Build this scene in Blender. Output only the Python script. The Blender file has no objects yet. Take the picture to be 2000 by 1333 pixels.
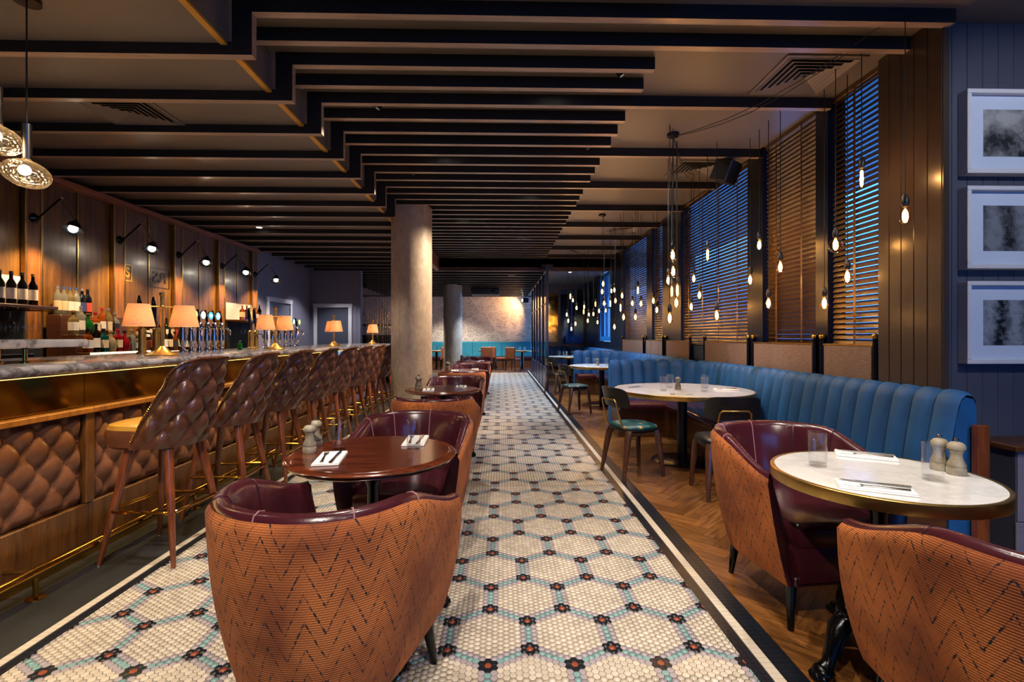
import bpy, math, random
import numpy as np
from mathutils import Vector
RND = random.Random(11)
PI = math.pi
sc = bpy.context.scene
COL = sc.collection

# ---------------------------------------------------------------- camera, world, exposure
F_PX, HOR, CAM_H = 944.0, 658.0, 1.3
YAW = math.atan(22.0 / F_PX)
cs, sn = math.cos(YAW), math.sin(YAW)
cam = bpy.data.cameras.new('camera')
cam.sensor_width = 36.0
cam.lens = F_PX / 2000.0 * 36.0
cam.shift_y = -8.5 / 2000.0
cam.clip_start = 0.05
camo = bpy.data.objects.new('camera', cam)
camo.location = (0, 0, CAM_H)
camo.rotation_euler = (PI / 2, 0, -YAW)
COL.objects.link(camo)
sc.camera = camo

world = bpy.data.worlds.new('evening_sky')
sc.world = world
world.use_nodes = True
wn = world.node_tree.nodes['Background']
wn.inputs['Color'].default_value = (0.11, 0.34, 0.84, 1)
wn.inputs['Strength'].default_value = 3.0

vs = sc.view_settings
vs.view_transform = 'Standard'
vs.look = 'None'
vs.exposure = 0.85
vs.gamma = 1.0
vs.use_curve_mapping = False
cy = sc.cycles
cy.max_bounces = 6
cy.diffuse_bounces = 3
cy.glossy_bounces = 3
cy.use_adaptive_sampling = True
cy.adaptive_threshold = 0.05
cy.transmission_bounces = 5
cy.transparent_max_bounces = 12
cy.caustics_reflective = False
cy.caustics_refractive = False
cy.sample_clamp_indirect = 4.0


def at(px, py, Y):
    """The point at depth Y that the photograph shows at this pixel."""
    a = (px - 1000.0) / F_PX
    X = Y * (a * cs + sn) / (cs - a * sn)
    return Vector((X, Y, CAM_H - (py - HOR) / F_PX * (X * sn + Y * cs)))


def pix(x, y, z):
    zc = x * sn + y * cs
    return 1000 + F_PX * (x * cs - y * sn) / zc, HOR + F_PX * (CAM_H - z) / zc


def lin(h):
    h = h.lstrip('#')
    o = []
    for i in (0, 2, 4):
        c = int(h[i:i + 2], 16) / 255.0
        o.append(c / 12.92 if c <= 0.04045 else ((c + 0.055) / 1.055) ** 2.4)
    return tuple(o) + (1.0,)


# ---------------------------------------------------------------- materials
MAT = {}


class NT:
    def __init__(s, name):
        s.m = bpy.data.materials.new(name)
        s.m.use_nodes = True
        s.t = s.m.node_tree
        s.b = s.t.nodes['Principled BSDF']
        s.out = s.t.nodes['Material Output']
        MAT[name] = s.m

    def n(s, typ, **kw):
        nd = s.t.nodes.new(typ)
        for k, v in kw.items():
            if k.startswith('i_'):
                key = k[2:]
                nd.inputs[int(key) if key.isdigit() else key.replace('_', ' ')].default_value = v
            else:
                setattr(nd, k, v)
        return nd

    def l(s, a, b):
        s.t.links.new(a, b)

    def math(s, op, a, b=None):
        nd = s.n('ShaderNodeMath', operation=op)
        for i, v in enumerate((a, b)):
            if v is None:
                continue
            if isinstance(v, (int, float)):
                nd.inputs[i].default_value = v
            else:
                s.l(v, nd.inputs[i])
        return nd.outputs[0]

    def mix(s, fac, c1, c2, blend='MIX'):
        nd = s.n('ShaderNodeMix', data_type='RGBA', blend_type=blend)
        for sock, v in ((nd.inputs[0], fac), (nd.inputs[6], c1), (nd.inputs[7], c2)):
            if isinstance(v, (int, float, tuple)):
                sock.default_value = v
            else:
                s.l(v, sock)
        return nd.outputs[2]

    def ramp(s, fac, *stops):
        nd = s.n('ShaderNodeValToRGB')
        e = nd.color_ramp.elements
        while len(e) < len(stops):
            e.new(0.5)
        for k, (p, c) in zip(e, stops):
            k.position = p
            k.color = c
        s.l(fac, nd.inputs[0])
        return nd.outputs[0]

    def coord(s, scale=(1, 1, 1), out='Object', rot=(0, 0, 0), loc=(0, 0, 0)):
        tc = s.n('ShaderNodeTexCoord')
        mp = s.n('ShaderNodeMapping')
        mp.inputs['Scale'].default_value = scale
        mp.inputs['Rotation'].default_value = rot
        mp.inputs['Location'].default_value = loc
        s.l(tc.outputs[out], mp.inputs[0])
        return mp.outputs[0]

    def noise(s, vec, scale, detail=3, rough=0.55):
        nd = s.n('ShaderNodeTexNoise')
        nd.inputs['Scale'].default_value = scale
        nd.inputs['Detail'].default_value = detail
        nd.inputs['Roughness'].default_value = rough
        if vec is not None:
            s.l(vec, nd.inputs['Vector'])
        return nd.outputs[0]

    def bump(s, h, strength=0.3, dist=0.01):
        nd = s.n('ShaderNodeBump')
        nd.inputs['Strength'].default_value = strength
        nd.inputs['Distance'].default_value = dist
        s.l(h, nd.inputs['Height'])
        s.l(nd.outputs[0], s.b.inputs['Normal'])

    def set(s, **kw):
        for k, v in kw.items():
            key = k.replace('_', ' ')
            if isinstance(v, (int, float, tuple)):
                s.b.inputs[key].default_value = v
            else:
                s.l(v, s.b.inputs[key])
        return s


def plain(name, col, rough=0.5, metal=0.0, vary=0.12, vscale=6.0, bump=0.0, bscale=60.0, **kw):
    t = NT(name)
    c = lin(col) if isinstance(col, str) else col
    v = t.coord()
    n = t.noise(v, vscale, 4)
    dk = tuple(x * (1 - vary * 1.6) for x in c[:3]) + (1,)
    lt = tuple(min(1, x * (1 + vary)) for x in c[:3]) + (1,)
    t.set(Base_Color=t.ramp(n, (0.3, dk), (0.7, lt)), Roughness=rough, Metallic=metal, **kw)
    if bump:
        t.bump(t.noise(v, bscale, 3), bump, 0.004)
    return t.m


def wood(name, c1, c2, rough=0.4, scale=(1, 1, 8), gscale=5.0, coat=0.0, bump=0.12, rnd=0.0):
    t = NT(name)
    v = t.coord(scale)
    if rnd:
        oi = t.n('ShaderNodeObjectInfo')
        ad = t.n('ShaderNodeVectorMath', operation='ADD')
        t.l(v, ad.inputs[0])
        cb = t.n('ShaderNodeCombineXYZ')
        t.l(t.math('MULTIPLY', oi.outputs['Random'], 37.0), cb.inputs[0])
        t.l(t.math('MULTIPLY', oi.outputs['Random'], 91.0), cb.inputs[1])
        t.l(cb.outputs[0], ad.inputs[1])
        v = ad.outputs[0]
    n1 = t.noise(v, gscale, 5, 0.6)
    n2 = t.noise(v, gscale * 6, 3, 0.6)
    n = t.math('ADD', t.math('MULTIPLY', n1, 0.7), t.math('MULTIPLY', n2, 0.3))
    col = t.ramp(n, (0.36, lin(c1)), (0.62, lin(c2)))
    if rnd:
        f = t.math('ADD', t.math('MULTIPLY', oi.outputs['Random'], rnd), 1 - rnd * 0.5)
        cc = t.n('ShaderNodeCombineXYZ')
        for i in range(3):
            t.l(f, cc.inputs[i])
        col = t.mix(1.0, col, cc.outputs[0], 'MULTIPLY')
    t.set(Base_Color=col, Roughness=rough, Coat_Weight=coat, Coat_Roughness=0.15)
    if bump:
        t.bump(n2, bump, 0.003)
    return t.m


def emit(name, col, strength):
    t = NT(name)
    t.set(Base_Color=lin(col), Emission_Color=lin(col), Emission_Strength=strength)
    t.m.cycles.emission_sampling = 'NONE'     # each of these sits beside its own lamp
    return t.m


def clear(name, col='#ffffff', gloss=0.12, rough=0.02, tint=1.0):
    """Thin clear glass that lets light pass: transparent with fresnel reflection."""
    t = NT(name)
    tr = t.n('ShaderNodeBsdfTransparent')
    tr.inputs[0].default_value = tuple(c * tint for c in lin(col)[:3]) + (1,)
    gl = t.n('ShaderNodeBsdfGlossy')
    gl.inputs['Roughness'].default_value = rough
    lw = t.n('ShaderNodeLayerWeight')
    lw.inputs['Blend'].default_value = 0.25
    mx = t.n('ShaderNodeMixShader')
    fc_ = t.math('POWER', lw.outputs['Facing'], 2.0)
    t.l(t.math('MINIMUM', t.math('ADD', t.math('MULTIPLY', fc_, 0.85), gloss * 0.4), 1.0), mx.inputs[0])
    t.l(tr.outputs[0], mx.inputs[1])
    t.l(gl.outputs[0], mx.inputs[2])
    t.l(mx.outputs[0], t.out.inputs['Surface'])
    return t.m


# --- mesh building
class MB:
    def __init__(s):
        s.v, s.f, s.mi, s.uv = [], [], [], {}

    def add(s, vs_, fs, mi=0):
        o = len(s.v)
        s.v.extend([tuple(p) for p in vs_])
        s.f.extend([tuple(i + o for i in f) for f in fs])
        s.mi.extend([mi] * len(fs))
        return o

    def box(s, x0, x1, y0, y1, z0, z1, mi=0):
        s.add([(x0, y0, z0), (x1, y0, z0), (x1, y1, z0), (x0, y1, z0), (x0, y0, z1), (x1, y0, z1), (x1, y1, z1), (x0, y1, z1)],
              [(3, 2, 1, 0), (4, 5, 6, 7), (0, 1, 5, 4), (1, 2, 6, 5), (2, 3, 7, 6), (3, 0, 4, 7)], mi)
        return s

    def cbox(s, x0, x1, y0, y1, z0, z1, b=0.004, mi=0):
        lo, hi = (x0, y0, z0), (x1, y1, z1)
        vs_, idx = [], {}
        for sx in (0, 1):
            for sy in (0, 1):
                for sz in (0, 1):
                    for ax in range(3):
                        p = []
                        for k, sg in enumerate((sx, sy, sz)):
                            e = hi[k] if sg else lo[k]
                            p.append(e if k == ax else e + (-b if sg else b))
                        idx[(sx, sy, sz, ax)] = len(vs_)
                        vs_.append(tuple(p))
        fs = []
        for ax in range(3):
            u, w = (ax + 1) % 3, (ax + 2) % 3
            for sg in (0, 1):
                q = []
                for a, c in ((0, 0), (1, 0), (1, 1), (0, 1)):
                    k = [0, 0, 0]
                    k[ax], k[u], k[w] = sg, a, c
                    q.append(idx[tuple(k) + (ax,)])
                fs.append(tuple(q) if sg else tuple(q[::-1]))
        for ax in range(3):
            u, w = (ax + 1) % 3, (ax + 2) % 3
            for a in (0, 1):
                for c in (0, 1):
                    k0 = [0, 0, 0]
                    k0[u], k0[w] = a, c
                    k1 = list(k0)
                    k1[ax] = 1
                    q = [idx[tuple(k0) + (u,)], idx[tuple(k1) + (u,)], idx[tuple(k1) + (w,)], idx[tuple(k0) + (w,)]]
                    fs.append(tuple(q) if (a != c) else tuple(q[::-1]))
        for sx in (0, 1):
            for sy in (0, 1):
                for sz in (0, 1):
                    q = [idx[(sx, sy, sz, k)] for k in range(3)]
                    fs.append(tuple(q) if (sx + sy + sz) % 2 else tuple(q[::-1]))
        s.add(vs_, fs, mi)
        return s

    def lathe(s, prof, seg=24, c=(0, 0, 0), mi=0, caps=True, rib=None):
        vs_, fs = [], []
        for (r, z) in prof:
            for k in range(seg):
                a = 2 * PI * k / seg
                rr = r * (1 + (rib(a, z) if rib else 0))
                vs_.append((c[0] + rr * math.cos(a), c[1] + rr * math.sin(a), c[2] + z))
        n = len(prof)
        for i in range(n - 1):
            for k in range(seg):
                k2 = (k + 1) % seg
                fs.append((i * seg + k, i * seg + k2, (i + 1) * seg + k2, (i + 1) * seg + k))
        if caps:
            if prof[0][0] > 1e-5:
                fs.append(tuple(range(seg))[::-1])
            if prof[-1][0] > 1e-5:
                fs.append(tuple((n - 1) * seg + k for k in range(seg)))
        s.add(vs_, fs, mi)
        return s

    def tube(s, pts, r, seg=10, mi=0, closed=False, caps=True, flat=1.0):
        pts = [Vector(p) for p in pts]
        n = len(pts)
        rs = r if isinstance(r, (list, tuple)) else [r] * n
        vs_, fs = [], []
        up = None
        for i in range(n):
            if closed:
                t = pts[(i + 1) % n] - pts[i - 1]
            else:
                t = pts[min(i + 1, n - 1)] - pts[max(i - 1, 0)]
            t.normalize()
            if up is None:
                up = Vector((0, 0, 1)) if abs(t.z) < 0.9 else Vector((1, 0, 0))
            a = t.cross(up)
            if a.length < 1e-6:
                a = t.cross(Vector((0, 1, 0)))
            a.normalize()
            up = a.cross(t).normalized()
            for k in range(seg):
                th = 2 * PI * k / seg
                vs_.append(pts[i] + a * (math.cos(th) * rs[i]) + up * (math.sin(th) * rs[i] * flat))
        m = n if closed else n - 1
        for i in range(m):
            j = (i + 1) % n
            for k in range(seg):
                k2 = (k + 1) % seg
                fs.append((i * seg + k, i * seg + k2, j * seg + k2, j * seg + k))
        if caps and not closed:
            fs.append(tuple(range(seg))[::-1])
            fs.append(tuple((n - 1) * seg + k for k in range(seg)))
        s.add(vs_, fs, mi)
        return s

    def ball(s, c, r, seg=12, rings=8, mi=0, sc_=(1, 1, 1)):
        pr = [(math.sin(PI * i / rings) * r, -math.cos(PI * i / rings) * r) for i in range(rings + 1)]
        pr[0] = (1e-4 * r, -r)
        pr[-1] = (1e-4 * r, r)
        o = len(s.v)
        s.lathe(pr, seg, (0, 0, 0), mi, False)
        for i in range(o, len(s.v)):
            x, y, z = s.v[i]
            s.v[i] = (c[0] + x * sc_[0], c[1] + y * sc_[1], c[2] + z * sc_[2])
        return s

    def grid(s, P, mi=0, uv=None, flip=False, wrap=False):
        """P[i][j] points; uv[i][j] optional."""
        ni, nj = len(P), len(P[0])
        vs_ = [p for row in P for p in row]
        fs = []
        for i in range(ni - 1):
            for j in range(nj - (0 if wrap else 1)):
                j2 = (j + 1) % nj
                q = (i * nj + j, i * nj + j2, (i + 1) * nj + j2, (i + 1) * nj + j)
                fs.append(q[::-1] if flip else q)
        o = s.add(vs_, fs, mi)
        if uv:
            for i in range(ni):
                for j in range(nj):
                    s.uv[o + i * nj + j] = uv[i][j]
        return s

    def prism(s, poly, z0, z1, mi=0, b=0.0):
        """Upright prism from a ccw plan polygon, the top edge chamfered by b towards the centroid."""
        n = len(poly)
        cx = sum(p[0] for p in poly) / n
        cy_ = sum(p[1] for p in poly) / n
        rings = [(1.0, z0), (1.0, z1 - b)]
        vs_ = [(x, y, z0) for x, y in poly] + [(x, y, z1 - b) for x, y in poly]
        fs = [tuple(range(n))[::-1]]
        for k in range(n):
            k2 = (k + 1) % n
            fs.append((k, k2, n + k2, n + k))
        if b:
            for x, y in poly:
                d = math.hypot(x - cx, y - cy_) or 1
                vs_.append((x + (cx - x) / d * b, y + (cy_ - y) / d * b, z1))
            for k in range(n):
                k2 = (k + 1) % n
                fs.append((n + k, n + k2, 2 * n + k2, 2 * n + k))
            fs.append(tuple(range(2 * n, 3 * n)))
        else:
            fs.append(tuple(range(n, 2 * n)))
        s.add(vs_, fs, mi)
        return s

    def mesh(s, name, mats, angle=35.0):
        me = bpy.data.meshes.new(name)
        me.from_pydata(s.v, [], s.f)
        for m in mats:
            me.materials.append(m)
        if len(mats) > 1:
            me.polygons.foreach_set('material_index', s.mi)
        if s.uv:
            lay = me.uv_layers.new(name='map')
            vi = np.empty(len(me.loops), dtype=np.int32)
            me.loops.foreach_get('vertex_index', vi)
            tab = np.zeros((len(s.v), 2), dtype=np.float32)
            for k, q in s.uv.items():
                tab[k] = q
            lay.data.foreach_set('uv', tab[vi].ravel())
        if angle:
            me.polygons.foreach_set('use_smooth', [True] * len(s.f))
            me.set_sharp_from_angle(angle=math.radians(angle))
        return me

    def build(s, name, mats, parent=None, loc=(0, 0, 0), rz=0.0, angle=35.0):
        if not isinstance(mats, (list, tuple)):
            mats = [mats]
        return link(name, s.mesh(name, mats, angle), parent, loc, rz)


def link(name, me, parent=None, loc=(0, 0, 0), rz=0.0):
    o = bpy.data.objects.new(name, me)
    COL.objects.link(o)
    o.location = loc
    o.rotation_euler = (0, 0, rz)
    if parent is not None:
        o.parent = parent
    return o


def tag(o, label, cat, group=None):
    o['label'] = label
    o['category'] = cat
    if group:
        o['group'] = group
    return o


def thing(name, label, cat, loc=(0, 0, 0), rz=0.0, group=None):
    o = bpy.data.objects.new(name, None)
    o.empty_display_size = 0.1
    COL.objects.link(o)
    o.location = loc
    o.rotation_euler = (0, 0, rz)
    return tag(o, label, cat, group)


def struct(o, label=None):
    o['kind'] = 'structure'
    if label:
        o['label'] = label
    return o


KIDS = {}


def dup(root, loc, rz=None, label=None, group=None):
    def rec(o, parent):
        c = o.copy()
        COL.objects.link(c)
        c.parent = parent
        for ch in o.children:
            rec(ch, c)
        return c
    r = rec(root, None)
    r.location = loc
    if rz is not None:
        r.rotation_euler = (0, 0, rz)
    if label:
        r['label'] = label
    if group:
        r['group'] = group
    return r


def lamp(kind, name, loc, watts, col, parent=None, radius=0.03, spot=None, blend=0.4, target=None):
    L = bpy.data.lights.new(name, kind)
    L.energy = watts
    L.color = col
    if kind in ('POINT', 'SPOT'):
        L.shadow_soft_size = radius
    if spot:
        L.spot_size = math.radians(spot)
        L.spot_blend = blend
    o = bpy.data.objects.new(name, L)
    COL.objects.link(o)
    o.location = loc
    if target is not None:
        o.rotation_euler = (Vector(target) - Vector(loc)).to_track_quat('-Z', 'Y').to_euler()
    if parent is not None:
        o.parent = parent
    return o


def smooth(a, b, x):
    t = min(1, max(0, (x - a) / (b - a)))
    return t * t * (3 - 2 * t)


WARM = (1.0, 0.62, 0.30)
AMBER = (1.0, 0.55, 0.22)
SOFT = (1.0, 0.88, 0.75)
NEUT = (1.0, 0.93, 0.85)
COOL = (0.86, 0.90, 1.0)
HALO = (1.0, 0.76, 0.52)

# ---------------------------------------------------------------- the palette
plain('grout', '#2b2622', 0.8)
plain('tile_cream', '#baad9a', 0.32, vary=0.10, vscale=9)
plain('tile_cream_pale', '#c6b9a6', 0.32, vary=0.08, vscale=9)
plain('tile_grey', '#9b9093', 0.32, vary=0.10, vscale=9)
plain('tile_teal', '#769895', 0.30, vary=0.12, vscale=9)
plain('tile_black', '#151a22', 0.30, vary=0.12, vscale=9)
plain('tile_rust', '#8a4028', 0.35, vary=0.15, vscale=9)
plain('slate', '#26282a', 0.45, vary=0.2, vscale=4, bump=0.2, bscale=30)
wood('parquet', '#4d2b12', '#94602e', 0.28, (1.2, 10, 1), 4.0, 0.25, 0.08, rnd=0.55)
wood('oak_bar', '#43270f', '#6f451c', 0.36, (5, 5, 0.5), 4.0, 0.25)
wood('oak', '#5c3714', '#8d5b28', 0.42, (5, 5, 0.5), 4.0, 0.2)
wood('oak_panel', '#452e10', '#7a5620', 0.38, (6, 5, 0.45), 3.5, 0.1)
wood('oak_dark', '#3a2110', '#5c3719', 0.38, (1, 1, 6), 4.0, 0.2)
wood('walnut', '#4a2412', '#844523', 0.30, (6, 6, 0.7), 5.0, 0.4)
wood('walnut_dark', '#2e180c', '#5a331b', 0.34, (6, 6, 0.7), 5.0, 0.3)
wood('mahogany', '#38160b', '#6d3018', 0.16, (1.2, 8, 1), 3.0, 0.5, 0.04)
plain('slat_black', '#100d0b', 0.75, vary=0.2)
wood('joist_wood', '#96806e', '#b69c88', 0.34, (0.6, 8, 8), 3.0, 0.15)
wood('beam_wood', '#7d4a2a', '#a5683f', 0.45, (8, 0.6, 8), 3.0, 0.15)
plain('ceiling_paint', '#7c736b', 0.42, vary=0.05, vscale=1.5)
plain('ceiling_dark', '#3f3a36', 0.6)
plain('navy_paint', '#0d1220', 0.3, vary=0.06, vscale=2)
plain('navy_dark', '#141a2a', 0.35, vary=0.1)
plain('navy_frame', '#12233f', 0.3, vary=0.1)
plain('lilac_paint', '#77727f', 0.5, vary=0.05)
plain('taupe_boards', '#43372f', 0.24, vary=0.06, vscale=2)
plain('slate_blue_boards', '#484a57', 0.5, vary=0.05)
plain('white_paint', '#d5d0cf', 0.45, vary=0.04)
plain('white_matte', '#d9d6d3', 0.6, vary=0.05)
plain('brass', '#bd9a55', 0.34, 1.0, vary=0.12, vscale=12)
plain('brass_polished', '#c79b47', 0.12, 1.0, vary=0.06)
plain('brass_mirror', '#96712f', 0.10, 1.0, vary=0.12, vscale=3)
plain('brass_trim', '#e0a945', 0.4, 0.35, vary=0.1)
plain('chrome', '#c9c9cc', 0.08, 1.0, vary=0.03)
plain('steel', '#c4c2be', 0.18, 1.0, vary=0.04)
plain('black_metal', '#0d0d10', 0.25, 0.4, vary=0.1)
plain('black_gloss', '#07080a', 0.12, 0.2, vary=0.1)
plain('cast_iron', '#0a0b0e', 0.22, 0.5, vary=0.2, bump=0.25, bscale=70)
plain('black_plastic', '#101113', 0.45, vary=0.1)
plain('black_ply', '#141312', 0.38, vary=0.15)
plain('void_black', '#08090b', 0.8)
plain('maroon_leather', '#451a22', 0.22, vary=0.16, vscale=7, bump=0.10, bscale=220, Coat_Weight=0.15)
plain('maroon_dark', '#32121a', 0.3, vary=0.16, vscale=7, bump=0.10, bscale=220)
plain('seam_thread', '#9a6d6a', 0.5)
plain('tufted_leather', '#69432f', 0.34, vary=0.2, vscale=8, bump=0.10, bscale=200, Coat_Weight=0.1)
plain('stool_leather', '#583528', 0.28, vary=0.16, vscale=9, bump=0.10, bscale=200, Coat_Weight=0.1)
plain('strip_glow_leather', '#8d6a2c', 0.30, vary=0.15, vscale=8, bump=0.08, bscale=200)  # seat leather with the light strip's yellow glow put into its colour
plain('blue_velvet', '#054a80', 0.62, vary=0.16, vscale=5, bump=0.12, bscale=300, Sheen_Weight=0.2, Sheen_Tint=(0.1, 0.5, 0.85, 1))
plain('teal_velvet', '#117d96', 0.6, vary=0.1, vscale=5, Sheen_Weight=0.3)
plain('napkin_cloth', '#efece6', 0.8, vary=0.03, vscale=20)
plain('mill_wood', '#978b74', 0.5, vary=0.22, vscale=30)
plain('mill_dark', '#6e665a', 0.5, vary=0.22, vscale=30)
plain('print_paper', '#c9d0dc', 0.7, vary=0.02)
plain('screen_weave_edge', '#5d4a3c', 0.6)
plain('slat_wood', '#553d1f', 0.28, vary=0.14, vscale=10)
plain('cord_black', '#090808', 0.6)
plain('rubber', '#0b0b0b', 0.7)
clear('glass_clear', '#ffffff', 0.10, 0.0, 0.985)
clear('pane_glass', '#d8ecff', 0.12, 0.01, 0.96)
clear('bulb_glass', '#ffdca0', 0.30, 0.03, 0.95)
t = NT('globe_glass')
v = t.coord((1, 1, 1))
vo = t.n('ShaderNodeTexVoronoi', feature='DISTANCE_TO_EDGE')
vo.inputs['Scale'].default_value = 55
t.l(v, vo.inputs['Vector'])
bp = t.n('ShaderNodeBump')
bp.inputs['Strength'].default_value = 0.8
bp.inputs['Distance'].default_value = 0.01
t.l(vo.outputs['Distance'], bp.inputs['Height'])
tr = t.n('ShaderNodeBsdfTransparent')
tr.inputs[0].default_value = (0.95, 0.88, 0.76, 1)
gl = t.n('ShaderNodeBsdfGlossy')
gl.inputs['Roughness'].default_value = 0.12
t.l(bp.outputs[0], gl.inputs['Normal'])
tl = t.n('ShaderNodeBsdfTranslucent')
tl.inputs[0].default_value = (0.9, 0.72, 0.45, 1)
t.l(bp.outputs[0], tl.inputs['Normal'])
lw = t.n('ShaderNodeLayerWeight')
lw.inputs['Blend'].default_value = 0.35
ma, mb_ = t.n('ShaderNodeMixShader'), t.n('ShaderNodeMixShader')
ma.inputs[0].default_value = 0.07
t.l(gl.outputs[0], ma.inputs[1])
t.l(tl.outputs[0], ma.inputs[2])
t.l(t.math('ADD', t.math('MULTIPLY', lw.outputs['Facing'], 0.42), t.math('MULTIPLY', t.math('LESS_THAN', vo.outputs['Distance'], 0.10), 0.22)), mb_.inputs[0])
t.l(tr.outputs[0], mb_.inputs[1])
t.l(ma.outputs[0], mb_.inputs[2])
t.l(mb_.outputs[0], t.out.inputs['Surface'])
emit('filament', '#ffd494', 26.0)
emit('bulb_hot', '#ffe3b4', 40.0)
emit('spot_hot', '#fff0d6', 60.0)
emit('downlight_hot', '#fff1dc', 14.0)
emit('screen_blue', '#1d5fd0', 1.6)

t = NT('marble_grey')
v = t.coord((1, 1, 1))
n1 = t.noise(v, 3.0, 6, 0.65)
w = t.math('ABSOLUTE', t.math('SUBTRACT', n1, 0.5))
t.set(Base_Color=t.ramp(w, (0.0, lin('#55504f')), (0.05, lin('#8f8988')), (0.2, lin('#a6a1a0'))), Roughness=0.16, Coat_Weight=0.2)
t = NT('marble_white')
v = t.coord((1, 1, 1))
n1 = t.noise(v, 2.4, 6, 0.65)
w = t.math('ABSOLUTE', t.math('SUBTRACT', n1, 0.5))
t.set(Base_Color=t.ramp(w, (0.0, lin('#d0cdc9')), (0.04, lin('#dcdad6')), (0.25, lin('#e4e2de'))), Roughness=0.14, Coat_Weight=0.2)
t = NT('concrete')
v = t.coord((1, 1, 0.55))
n1 = t.noise(v, 2.2, 6, 0.7)
n2 = t.noise(v, 22, 4)
t.set(Base_Color=t.ramp(t.math('ADD', t.math('MULTIPLY', n1, 0.7), t.math('MULTIPLY', n2, 0.3)), (0.32, lin('#8a7a69')), (0.7, lin('#c4b4a2'))), Roughness=0.5)
t.bump(n2, 0.15, 0.006)
# chenille: orange rows with dark dashes that run in zigzags
t = NT('chenille')
uv = t.n('ShaderNodeUVMap')
sp = t.n('ShaderNodeSeparateXYZ')
t.l(uv.outputs[0], sp.inputs[0])
U, V = sp.outputs[0], sp.outputs[1]
row = t.math('FRACT', t.math('MULTIPLY', V, 140.0))
rib = t.math('ABSOLUTE', t.math('SUBTRACT', row, 0.5))
tri = t.math('ABSOLUTE', t.math('SUBTRACT', t.math('FRACT', t.math('MULTIPLY', U, 8.5)), 0.5))
zz = t.math('FRACT', t.math('ADD', t.math('MULTIPLY', V, 12.5), t.math('MULTIPLY', tri, 3.0)))
zd = t.math('ABSOLUTE', t.math('SUBTRACT', zz, 0.5))
thin = t.math('LESS_THAN', zd, 0.028)
line = t.math('LESS_THAN', zd, 0.075)
mapv = t.n('ShaderNodeCombineXYZ')
t.l(t.math('MULTIPLY', U, 70.0), mapv.inputs[0])
t.l(t.math('MULTIPLY', V, 70.0), mapv.inputs[1])
nz = t.noise(mapv.outputs[0], 1.0, 2)
dash = t.math('MULTIPLY', line, t.math('GREATER_THAN', nz, 0.545))
big = t.noise(uv.outputs[0], 3.2, 3)
stag = t.math('ADD', t.math('MULTIPLY', U, 62.0), t.math('MULTIPLY', t.math('FLOOR', t.math('MULTIPLY', V, 140.0)), 0.37))
brick = t.math('LESS_THAN', t.math('ABSOLUTE', t.math('SUBTRACT', t.math('FRACT', stag), 0.5)), 0.035)
base = t.ramp(big, (0.36, lin('#8a441b')), (0.60, lin('#cc7433')))
base = t.mix(t.ramp(rib, (0.34, (0, 0, 0, 1)), (0.5, (0.75, 0.75, 0.75, 1))), base, lin('#6a2f14'))
base = t.mix(t.math('MULTIPLY', brick, 0.6), base, lin('#6a2f14'))
base = t.mix(t.math('MULTIPLY', thin, 0.65), base, lin('#4a2310'))
base = t.mix(dash, base, lin('#17131a'))
t.set(Base_Color=base, Roughness=0.85, Sheen_Weight=0.08, Sheen_Tint=(1.0, 0.5, 0.25, 1))
t.bump(t.math('SUBTRACT', t.math('SUBTRACT', 0.5, rib), t.math('ADD', t.math('MULTIPLY', dash, 0.8), t.math('MULTIPLY', brick, 0.3))), 0.5, 0.004)
# woven screen panels
t = NT('woven')
v = t.coord((1, 1, 1))
wv = t.n('ShaderNodeTexWave', wave_type='BANDS', bands_direction='Y')
wv.inputs['Scale'].default_value = 32
wv.inputs['Distortion'].default_value = 1.5
t.l(v, wv.inputs[0])
n1 = t.noise(t.coord((6, 6, 60)), 3, 3)
t.set(Base_Color=t.ramp(t.math('ADD', t.math('MULTIPLY', wv.outputs[1], 0.4), t.math('MULTIPLY', n1, 0.6)), (0.25, lin('#4a392f')), (0.75, lin('#93796a'))), Roughness=0.7)
# the old town map printed over the far wall
t = NT('map_print')
v = t.coord((1, 1, 1))
n1 = t.noise(v, 0.9, 4)
vo = t.n('ShaderNodeTexVoronoi', feature='DISTANCE_TO_EDGE')
vo.inputs['Scale'].default_value = 1.15
dv = t.n('ShaderNodeVectorMath', operation='ADD')
nn = t.n('ShaderNodeTexNoise')
nn.inputs['Scale'].default_value = 1.3
t.l(v, nn.inputs['Vector'])
ms = t.n('ShaderNodeVectorMath', operation='SCALE')
ms.inputs['Scale'].default_value = 0.7
t.l(nn.outputs[1], ms.inputs[0])
t.l(v, dv.inputs[0])
t.l(ms.outputs[0], dv.inputs[1])
t.l(dv.outputs[0], vo.inputs['Vector'])
road = t.math('LESS_THAN', vo.outputs['Distance'], 0.035)
v2 = t.n('ShaderNodeTexVoronoi', feature='DISTANCE_TO_EDGE')
v2.inputs['Scale'].default_value = 10.0
t.l(dv.outputs[0], v2.inputs['Vector'])
blk = t.math('LESS_THAN', v2.outputs['Distance'], 0.07)
dens = t.math('MULTIPLY', blk, t.math('GREATER_THAN', t.noise(v, 0.9, 3), 0.38))
v3 = t.n('ShaderNodeTexVoronoi', feature='DISTANCE_TO_EDGE')
v3.inputs['Scale'].default_value = 27.0
t.l(dv.outputs[0], v3.inputs['Vector'])
fine = t.math('MULTIPLY', t.math('LESS_THAN', v3.outputs['Distance'], 0.06), t.math('GREATER_THAN', t.noise(v, 0.7, 3), 0.36))
ink = t.math('MAXIMUM', dens, t.math('MULTIPLY', fine, 0.6))
ink = t.math('MULTIPLY', ink, t.math('SUBTRACT', 1.0, road))
t.set(Base_Color=t.mix(t.math('MULTIPLY', ink, 0.5), t.ramp(n1, (0.3, lin('#c5b3a5')), (0.7, lin('#dccdbd'))), lin('#4a4042')), Roughness=0.7)
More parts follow.
